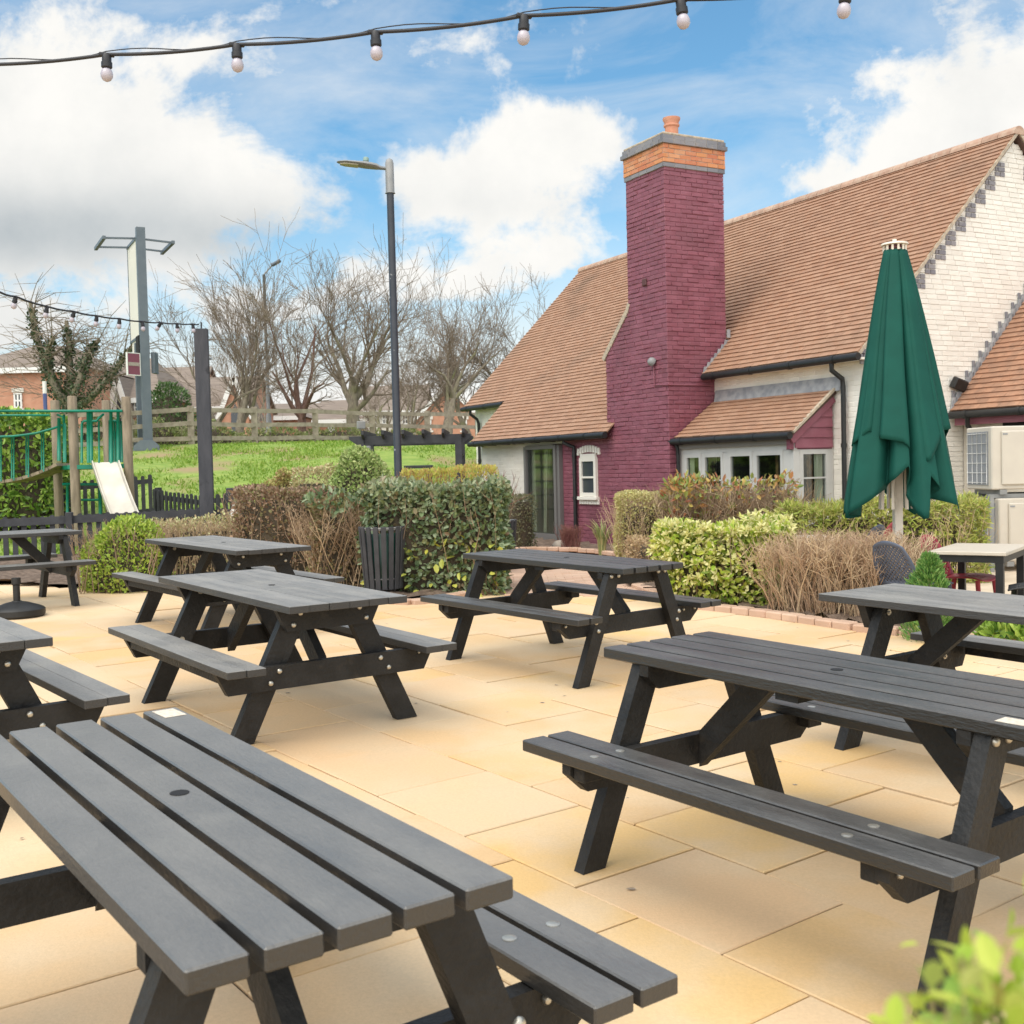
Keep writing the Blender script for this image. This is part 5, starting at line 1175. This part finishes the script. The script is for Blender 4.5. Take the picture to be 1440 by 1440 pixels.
MB().lathe([(.075,TOPZ-.085),(.075,TOPZ-.03)],16).build('crown_hub', mat('hub_red',(.12,.02,.025),rough=.5), t); mb.build('finial', POLEW, t, True, auto=30)
mb = MB()
for i in range(8):
    q = 2*PI*i/8+.2; mb.bar((.07*math.cos(q),.07*math.sin(q),TOPZ-.06),(.16*math.cos(q),.16*math.sin(q),1.0),.022,.03)
mb.build('ribs', POLEW, t)
def canopy(name, top, hem, R0, R1, crests, seed, dep):
    # crests: (angle, outward reach) of the folds; the cloth falls back into a valley between neighbours
    n = 180; m_ = 36; V = []; f = []; cr = sorted(crests)
    for i in range(m_+1):
        s = i/m_
        for k in range(n):
            th = -PI+2*PI*k/n; j = max([q for q in range(len(cr)) if cr[q][0] <= th], default=len(cr)-1); a0, r0 = cr[j]; a1, r1 = cr[(j+1)%len(cr)]
            span = (a1-a0)%(2*PI) or 2*PI; e = ((th-a0)%(2*PI))/span; rr = r0*(1-e)+r1*e
            flatc = math.cos(span/2)/max(.3,math.cos((e-.5)*span)) if span < 2 else .75   # taut panel: the chord between two folds
            val = math.exp(-((e-.78)/.13)**2)                                                # tuck just before the next fold
            zb = hem(th); z = top+(zb-top)*s; dn = min(1,max(0,(TOPZ-.09-z)/(TOPZ-1.0)))
            r = (R0+(R1-R0)*dn**.9)*(1+(rr-1)*min(1,.4+s))*(1-(1-flatc)*min(1,.3+s)*.8)*(1-dep*val*min(1,.35+s))
            tw = th-.10*val*s+.03*math.sin(z*3+th*2)*s
            V.append((r*math.cos(tw), r*math.sin(tw)*.92, z))
        if i: f += [((i-1)*n+k,(i-1)*n+(k+1)%n,i*n+(k+1)%n,i*n+k) for k in range(n)]
    me = bpy.data.meshes.new(name); me.from_pydata(V,[],f); me.polygons.foreach_set('use_smooth',[True]*len(f)); o = link_mesh(name, me, GREENC, t); so_ = o.modifiers.new('t','SOLIDIFY'); so_.thickness = .004; return o
Z_ = lambda v: at(1262,v,10.5).z-gz
def keyed(keys):
    def h(th):
        ks = sorted(keys)
        for (a0,v0),(a1,v1) in zip(ks, ks[1:]+[(ks[0][0]+2*PI,ks[0][1])]):
            for q in (th, th+2*PI):
                if a0 <= q <= a1: return Z_(v0+(v1-v0)*(q-a0)/(a1-a0))
        return Z_(keys[0][1])
    return h
FR = -PI/2                            # towards the camera; larger angles turn to the right
hem_in = keyed([(-3.05,640),(FR-1.25,728),(FR-.75,700),(FR-.10,655),(FR+.02,690),(FR+.12,728),(FR+.22,725),(FR+.30,668),(FR+.55,690),(FR+.95,722),(FR+1.25,700),(FR+1.9,640),(FR+2.5,728),(2.6,640),(2.9,725)])
hem_out = keyed([(-3.0,628),(FR-1.2,622),(FR-.9,606),(FR-.62,617),(FR-.2,623),(FR+.28,650),(FR+.42,640),(FR+.75,618),(FR+1.2,604),(FR+1.8,630),(FR+2.6,612)])
canopy('canopy', TOPZ-.08, hem_in, .10, .55, [(-3.0,1.0),(FR-1.1,1.12),(FR-.35,.92),(FR+.14,1.0),(FR+.8,1.08),(FR+1.5,1.05),(FR+2.3,1.0),(2.4,1.0)], 3, .38)
canopy('canopy_flap', TOPZ-.075, hem_out, .106, .60, [(-2.95,.95),(FR-1.25,1.03),(FR-.60,1.04),(FR+.30,.97),(FR+1.15,1.07),(FR+2.1,1.0)], 8, .34)
# ---------------------------------------------------------------- air conditioning units
def ac(label, loc, rz, logo):
    t = thing('air_conditioner', label, 'air conditioner', loc, rz, 'stacked outdoor air conditioners'); w,d_,h = .98,.74,.80
    MB().box((0,0,h/2),(w,d_,h), ch=.015).build('casing', ACW, t)
    MB().box((-.06,-d_/2-.016,h/2+.0),(w-.36,.034,h-.12), ch=.012).build('front_panel', ACW, t)
    MB().box((-w/2-.004,.02,h/2),(.012,d_-.14,h-.12)).build('coil', ACG, t)
    g = MB()
    for k in range(5): g.tube([(-w/2-.02,-d_/2+.10+.14*k,.07),(-w/2-.02,-d_/2+.10+.14*k,h-.07)],.0032,5)
    for k in range(6): g.tube([(-w/2-.02,-d_/2+.09,.09+.125*k),(-w/2-.02,d_/2-.05,.09+.125*k)],.0032,5)
    g.build('coil_guard', HWHITE, t, True)
    MB().box((-.33,-d_/2-.035,h-.10),(.06,.006,.02)).build('latch', ACG, t)
    f = MB()
    for sx in (-.34,.34): f.box((sx,0,-.03),(.09,d_,.06))
    f.build('feet', GALV, t)
    if logo:
        RD = mat('logo_red',(.55,.02,.02),rough=.4); mb = MB(); s = .026
        for q in (PI/2, PI/2+2*PI/3, PI/2-2*PI/3):
            c_, s_ = math.cos(q), math.sin(q); P_ = lambda a,b_: (.285+ (a*c_-b_*s_), -d_/2-.004, h-.15+(a*s_+b_*c_))
            mb.quad(P_(0,0),P_(s*.55,-s*.32),P_(s*1.1,0),P_(s*.55,s*.32))
        mb.build('logo', RD, t)
        cu = bpy.data.curves.new('brand_text','FONT'); cu.body = 'MITSUBISHI'; cu.size = .045; cu.extrude = .001; tmp = bpy.data.objects.new('tmp', cu); COL.objects.link(tmp); bpy.context.view_layer.update()
        me = bpy.data.meshes.new_from_object(tmp.evaluated_get(bpy.context.evaluated_depsgraph_get())); bpy.data.objects.remove(tmp); me.materials.clear()
        o = link_mesh('lettering', me, ACG, t); o.location = (.325,-d_/2-.003,h-.166); o.rotation_euler = (PI/2,0,0)
        MB().box((.405,-d_/2-.003,h-.245),(.10,.006,.075)).build('label', mat('label_green',(.03,.22,.11),rough=.5), t); MB().box((.40,-d_/2-.003,h-.46),(.13,.006,.055)).box((.37,-d_/2-.003,h-.51),(.05,.006,.05)).build('rating_plate', ACG, t)
    return t
p = at(1428,700,14.3); zl = at(1400,700,14.3).z
ac('lower cream air conditioner standing behind the dining table', (p.x+.10,14.4,zl-.80), .10, True)
ac('upper cream air conditioner with wire guard, topmost of the stacked pair', (p.x+.06,14.4,at(1400,688,14.3).z), .02, False)
t = thing('rail_stand', 'grey steel rails between the two air conditioners', 'stand', (p.x+.1,14.4,zl)); s_ = MB()
for y in (-.3,.3): s_.box((0,y,.03),(1.1,.06,.05))
s_.build('rail', GALV, t)
lg = MB()
for sx in (-.55,.58):
    for sy in (-.42,.42): lg.box((sx,sy,(GZ-zl)/2+.02),(.05,.05,zl-GZ+.04))
lg.build('upright', GALV, t)
# ---------------------------------------------------------------- houses
def house(label, u0, u1, D, ve, vr, kind='eaves', base=1.75, dep=7, yaw=0, wallm=HBRICK, roofm=HROOF, wins=(), porch=None, white_band=False, gable_white=False):
    a, b = at(u0,ve,D), at(u1,ve,D); w_ = b.x-a.x; cx = (a.x+b.x)/2; ze = (a.z+b.z)/2; zr = at((u0+u1)/2,vr,D+(dep/2 if kind != 'gable' else 0)).z
    t = thing('brick_house', label, 'house', (cx,D,base), yaw, 'houses beyond the road'); he, hr = ze-base, zr-base
    if kind == 'gable': MB().prism([(-w_/2,0),(w_/2,0),(w_/2,he),(0,hr-.1),(-w_/2,he)],0,dep,'y').build('wall', wallm, t)
    else: MB().box((0,dep/2,he/2),(w_,dep,he)).build('wall', wallm, t)
    if kind == 'hip':
        mb = MB(); o_ = .35; i_ = min(w_*.32,dep*.5); vs = [(-w_/2-o_,-o_,he),(w_/2+o_,-o_,he),(w_/2+o_,dep+o_,he),(-w_/2-o_,dep+o_,he),(-w_/2+i_,dep/2,hr),(w_/2-i_,dep/2,hr)]
        mb.add(vs,[(0,1,5,4),(2,3,4,5),(1,2,5),(3,0,4),(3,2,1,0)]); rf = mb.build('roof', roofm, t)
    elif kind == 'gable':
        mb = MB(); o_ = .3; sl = (hr-he)/(w_/2)
        mb.prism([(-w_/2-o_,he-sl*o_),(0,hr),(w_/2+o_,he-sl*o_),(w_/2+o_,he-sl*o_+.18),(0,hr+.18),(-w_/2-o_,he-sl*o_+.18)],-.3,dep+.3,'y'); rf = mb.build('roof', roofm, t)
        bb = MB()
        for sg in (-1,1): bb.bar((sg*(w_/2+o_),-.33,he-sl*o_-.05),(0,-.33,hr-.05),.05,.22)
        bb.build('barge_board', HWHITE, rf)
    else:
        mb = MB(); o_ = .35; sl = (hr-he)/(dep/2); mb.prism([(-o_,he-sl*o_),(dep/2,hr),(dep+o_,he-sl*o_),(dep+o_,he-sl*o_+.18),(dep/2,hr+.18),(-o_,he-sl*o_+.18)],-w_/2-.25,w_/2+.25); rf = mb.build('roof', roofm, t)
        MB().prism([(0,he),(dep/2,hr-.05),(dep,he)],-w_/2,w_/2).build('gable_wall', wallm, t)
    if kind != 'gable': MB().box((0,-.36,he-.14),(w_+.7,.06,.3)).build('fascia', HWHITE, rf)
    for (uw0,uw1,v0,v1) in wins:
        p, q = at(uw0,v0,D), at(uw1,v1,D); x0,x1 = p.x-cx,q.x-cx; z0,z1 = q.z-base,p.z-base; fr = MB(); tk = .09
        for z_ in (z0,z1,(z0+z1)/2): fr.box(((x0+x1)/2,-.05,z_),(x1-x0+tk,.1,tk))
        for x_ in (x0,x1,(x0+x1)/2): fr.box((x_,-.052,(z0+z1)/2),(tk,.1,z1-z0))
        f_ = fr.build('window', HWHITE, t); MB().box(((x0+x1)/2,-.02,(z0+z1)/2),(x1-x0,.03,z1-z0)).build('pane', HGLASS, f_)
        MB().box(((x0+x1)/2,-.03,z1+.2),(x1-x0+.3,.1,.22)).box(((x0+x1)/2,-.05,z0-.12),(x1-x0+.3,.14,.12)).build('lintel', HREND, f_)
    if porch:
        pu0,pu1,pve,pvr = porch; p, q = at(pu0,pve,D-1.2), at(pu1,pve,D-1.2); pw = q.x-p.x; pc = (p.x+q.x)/2-cx; ph = p.z-base; pr = at((pu0+pu1)/2,pvr,D-1.2).z-base
        MB().prism([(pc-pw/2,0),(pc+pw/2,0),(pc+pw/2,ph),(pc,pr),(pc-pw/2,ph)],-1.2,.2 if kind != 'hip' else 1.5,'y').build('porch', HREND if gable_white else wallm, t)
        sl = (pr-ph)/(pw/2); pr_ = MB().prism([(pc-pw/2-.25,ph-.25*sl),(pc,pr),(pc+pw/2+.25,ph-.25*sl),(pc+pw/2+.25,ph-.25*sl+.2),(pc,pr+.2),(pc-pw/2-.25,ph-.25*sl+.2)],-1.4,2.2,'y').build('porch_roof', roofm, t)
        bb = MB()
        for sg in (-1,1): bb.bar((pc+sg*(pw/2+.25),-1.43,ph-.25*sl+.05),(pc,-1.43,pr+.05),.06,.3)
        bb.build('barge_board', HWHITE, pr_)
        wn_ = MB().prism([(pc-pw*.16,ph*.45),(pc+pw*.16,ph*.45),(pc+pw*.16,ph*.95),(pc,ph*1.12),(pc-pw*.16,ph*.95)],-1.26,-1.2,'y').build('arched_window', HGLASS, t)
    return t
house('large red brick house with hipped roof at the left edge', -60, 112, 62, 518, 488, 'hip', wins=((21,31,554,573),), dep=9)
house('brick house with white arched porch behind the ivy tree', 104, 222, 68, 561, 505, 'hip', porch=(158,176,566,533), gable_white=True, wins=((143,152,566,580),(186,194,566,580)), dep=9)
house('brown roofed house with pale gable behind the pub sign', 214, 276, 76, 562, 520, 'eaves', porch=(229,247,560,541), gable_white=True)
house('brick house with steep roof behind the forked bare tree', 262, 348, 74, 572, 534, 'eaves', porch=(312,350,578,532), dep=8, wins=((300,307,584,598),))
house('low red roofed house behind the far lamp column', 346, 420, 84, 586, 568, 'hip')
house('pale house with brown roof behind the red trunked tree', 408, 470, 92, 588, 570, 'eaves', wallm=HREND, wins=((428,436,592,600),(450,457,592,600)))
house('brick house behind the largest bare tree', 446, 520, 80, 590, 566, 'eaves', wins=((462,470,594,604),(492,500,594,604)))
house('white rendered house with timber gable behind the near lamp column', 512, 594, 74, 578, 546, 'eaves', wallm=HREND, wins=((538,546,583,596),(566,574,583,596)), dep=8)
house('red brick gabled house left of the pub', 584, 676, 72, 588, 542, 'gable', wins=((600,606,592,604),(650,656,592,604)), dep=9)
# ---------------------------------------------------------------- sky, sun, camera
w = bpy.data.worlds.new('World'); SC.world = w; w.use_nodes = True; nt = w.node_tree; N, L = nt.nodes, nt.links
N.clear()
def val(x, sck):
    if isinstance(x, bpy.types.NodeSocket): L.new(x, sck)
    else: sck.default_value = x
def mth(op, a, b=None, c=None, cl=False):
    n = N.new('ShaderNodeMath'); n.operation = op; n.use_clamp = cl
    for i, x in enumerate((a,b,c)):
        if x is not None: val(x, n.inputs[i])
    return n.outputs[0]
SUN_EL, SUN_AZ = math.radians(58), math.radians(-136)     # azimuth from +Y, negative = left
sky = N.new('ShaderNodeTexSky'); sky.sky_type = 'NISHITA'; sky.sun_disc = False
sky.sun_elevation = SUN_EL; sky.sun_rotation = SUN_AZ; sky.dust_density = .6; sky.ozone_density = 1.6
tc = N.new('ShaderNodeTexCoord'); sp = N.new('ShaderNodeSeparateXYZ'); L.new(tc.outputs['Generated'], sp.inputs[0])
ay = mth('MAXIMUM', mth('ABSOLUTE', sp.outputs[1]), .06)
X = mth('DIVIDE', sp.outputs[0], ay); Zc = mth('DIVIDE', sp.outputs[2], ay)
cb = N.new('ShaderNodeCombineXYZ'); L.new(X, cb.inputs[0]); L.new(Zc, cb.inputs[1])
def noise(sc, det, st=(1,1,1), off=(0,0,0), rough=.55, dist=0):
    m = N.new('ShaderNodeMapping'); m.inputs['Scale'].default_value = st; m.inputs['Location'].default_value = off; L.new(cb.outputs[0], m.inputs[0])
    n = N.new('ShaderNodeTexNoise'); n.inputs['Scale'].default_value = sc; n.inputs['Detail'].default_value = det; n.inputs['Roughness'].default_value = rough; n.inputs['Distortion'].default_value = dist
    L.new(m.outputs[0], n.inputs['Vector']); return n.outputs[0]
def blob(u, v, ru, rv, wt=1.0, rot=0):
    x0 = (u-720)/F; z0 = (660-.0247*(u-720)-v)/F
    dx = mth('SUBTRACT', X, x0); dz = mth('SUBTRACT', Zc, z0)
    if rot:
        c, s = math.cos(rot), math.sin(rot)
        dx, dz = mth('ADD', mth('MULTIPLY', dx, c), mth('MULTIPLY', dz, s)), mth('SUBTRACT', mth('MULTIPLY', dz, c), mth('MULTIPLY', dx, s))
    e = mth('ADD', mth('POWER', mth('ABSOLUTE', mth('MULTIPLY', dx, F/ru)), 2), mth('POWER', mth('ABSOLUTE', mth('MULTIPLY', dz, F/rv)), 2))
    return mth('MULTIPLY', mth('EXPONENT', mth('MULTIPLY', e, -1)), wt)
def total(bl):
    t = None
    for b in bl: t = blob(*b) if t is None else mth('ADD', t, blob(*b))
    return t
big = total([(60,225,270,115,1.05),(250,250,170,80,.85),(395,262,75,50,.7),(120,335,330,70,.9),(690,228,135,78,1.05),(815,208,85,44,.9),(590,262,60,40,.55),(740,300,110,36,.45),
             (1400,150,190,110,1.25),(1290,225,130,52,.8),(1180,262,70,22,.5),(790,352,90,42,.75),(700,400,110,45,.5),(1060,330,140,28,.6),(110,40,250,50,.55),(330,95,140,50,.45),(430,20,120,30,.35),(-260,300,260,260,1.1),(1750,200,260,200,1.1),(110,455,230,50,.7),(340,440,150,38,.55),(560,410,120,34,.5),(620,60,90,22,.3),(700,100,120,18,.22),(720,-420,420,150,.9),(40,-330,380,160,.8),(1500,-380,380,160,.8)])
n1 = noise(5.0, 10, (1,1.25,1), off=(3.1,1.7,0), rough=.64, dist=.35); n2 = noise(17, 6, off=(1.3,.2,0), rough=.6)
fld = mth('ADD', big, mth('ADD', mth('MULTIPLY', mth('SUBTRACT', n1, .5), 3.1), mth('MULTIPLY', mth('SUBTRACT', n2, .5), 1.5)))
mr = N.new('ShaderNodeMapRange'); mr.interpolation_type = 'SMOOTHSTEP'; mr.inputs[1].default_value = .22; mr.inputs[2].default_value = .92; L.new(fld, mr.inputs[0])
hz = N.new('ShaderNodeMapRange'); hz.interpolation_type = 'SMOOTHSTEP'; hz.inputs[1].default_value = .27; hz.inputs[2].default_value = .03; hz.inputs[3].default_value = 0; hz.inputs[4].default_value = .92
L.new(Zc, hz.inputs[0]); nh = noise(4, 7, (1,2.2,1), (5,1,0))
hzm = mth('MULTIPLY', hz.outputs[0], mth('ADD', .62, mth('MULTIPLY', nh, .9)), cl=True)
ws = N.new('ShaderNodeMapRange'); ws.inputs[1].default_value = .40; ws.inputs[2].default_value = .80; ws.inputs[3].default_value = .0; ws.inputs[4].default_value = .66
L.new(noise(3.2, 8, (1.0,2.6,1), (.4,.9,0), .62, .6), ws.inputs[0])
ovc = mth('ADD', mth('MULTIPLY', sp.outputs[1], -3.0, cl=True), mth('MULTIPLY', mth('SUBTRACT', sp.outputs[2], .55), 3.0, cl=True), cl=True)   # unseen cloud cover added behind and overhead to warm the light
dens = mth('MAXIMUM', mth('MAXIMUM', mr.outputs[0], hzm), mth('MAXIMUM', ws.outputs[0], mth('MULTIPLY', ovc, .88)))
# cloud shade: grey undersides
gr = total([(70,325,330,62,.62),(330,345,170,40,.22),(1440,262,160,45,.22),(760,290,140,28,.14),(260,470,300,60,.18)])
shd = mth('SUBTRACT', 1.0, mth('ADD', mth('MULTIPLY', gr, 1.05), mth('MULTIPLY', mth('SUBTRACT', noise(6.5,8,off=(9,2,0),rough=.62), .44), .75)), cl=True)
cc = N.new('ShaderNodeMix'); cc.data_type = 'RGBA'; L.new(shd, cc.inputs['Factor']); cc.inputs['A'].default_value = (.40,.46,.50,1); cc.inputs['B'].default_value = (1.0,.985,.945,1)
CLOUD_B, SKY_B = .575, .098
bs_ = N.new('ShaderNodeMix'); bs_.data_type = 'RGBA'; bs_.blend_type = 'MULTIPLY'; bs_.inputs['Factor'].default_value = 1
L.new(sky.outputs[0], bs_.inputs['A']); bs_.inputs['B'].default_value = (SKY_B*.68, SKY_B*1.02, SKY_B*1.06, 1)
mx = N.new('ShaderNodeMix'); mx.data_type = 'RGBA'; L.new(dens, mx.inputs['Factor']); L.new(bs_.outputs['Result'], mx.inputs['A'])
c2 = N.new('ShaderNodeMix'); c2.data_type = 'RGBA'; c2.blend_type = 'MULTIPLY'; c2.inputs['Factor'].default_value = 1; L.new(cc.outputs['Result'], c2.inputs['A']); c2.inputs['B'].default_value = (CLOUD_B,)*3+(1,)
L.new(c2.outputs['Result'], mx.inputs['B'])
bh = mth('ADD', 1.0, mth('ADD', mth('MULTIPLY', mth('MULTIPLY', sp.outputs[1], -1.0, cl=True), 1.15), mth('MULTIPLY', mth('SUBTRACT', sp.outputs[2], .5, cl=True), 1.4)))   # unseen sky overhead and behind brightened to light camera-facing walls
bg = N.new('ShaderNodeBackground'); L.new(mx.outputs['Result'], bg.inputs[0]); L.new(bh, bg.inputs[1])
L.new(bg.outputs[0], N.new('ShaderNodeOutputWorld').inputs[0])
sl = bpy.data.lights.new('sun', 'SUN'); sl.energy = 1.25; sl.angle = math.radians(50); sl.color = (1,.93,.82)
so = bpy.data.objects.new('sun', sl); COL.objects.link(so)
d = Vector((math.sin(SUN_AZ)*math.cos(SUN_EL), math.cos(SUN_AZ)*math.cos(SUN_EL), math.sin(SUN_EL)))
so.rotation_euler = d.to_track_quat('Z','Y').to_euler()
cam = bpy.data.cameras.new('camera'); co = bpy.data.objects.new('camera', cam); COL.objects.link(co)
cam.sensor_width = 36; cam.lens = F/1440*36; cam.clip_start = .05; cam.clip_end = 2000
M = Matrix((RG[0], RG[1], -RG[2])).transposed().to_4x4(); M.translation = CAM; co.matrix_world = M
cam.dof.use_dof = True; cam.dof.focus_distance = 6.0; cam.dof.aperture_fstop = 9.5
SC.camera = co
vs = SC.view_settings; vs.view_transform = 'Standard'; vs.look = 'None'; vs.exposure = .80; vs.gamma = 1; vs.use_curve_mapping = False
SC.cycles.max_bounces = 6; SC.cycles.transparent_max_bounces = 12; SC.cycles.use_denoising = True; SC.cycles.caustics_reflective = False
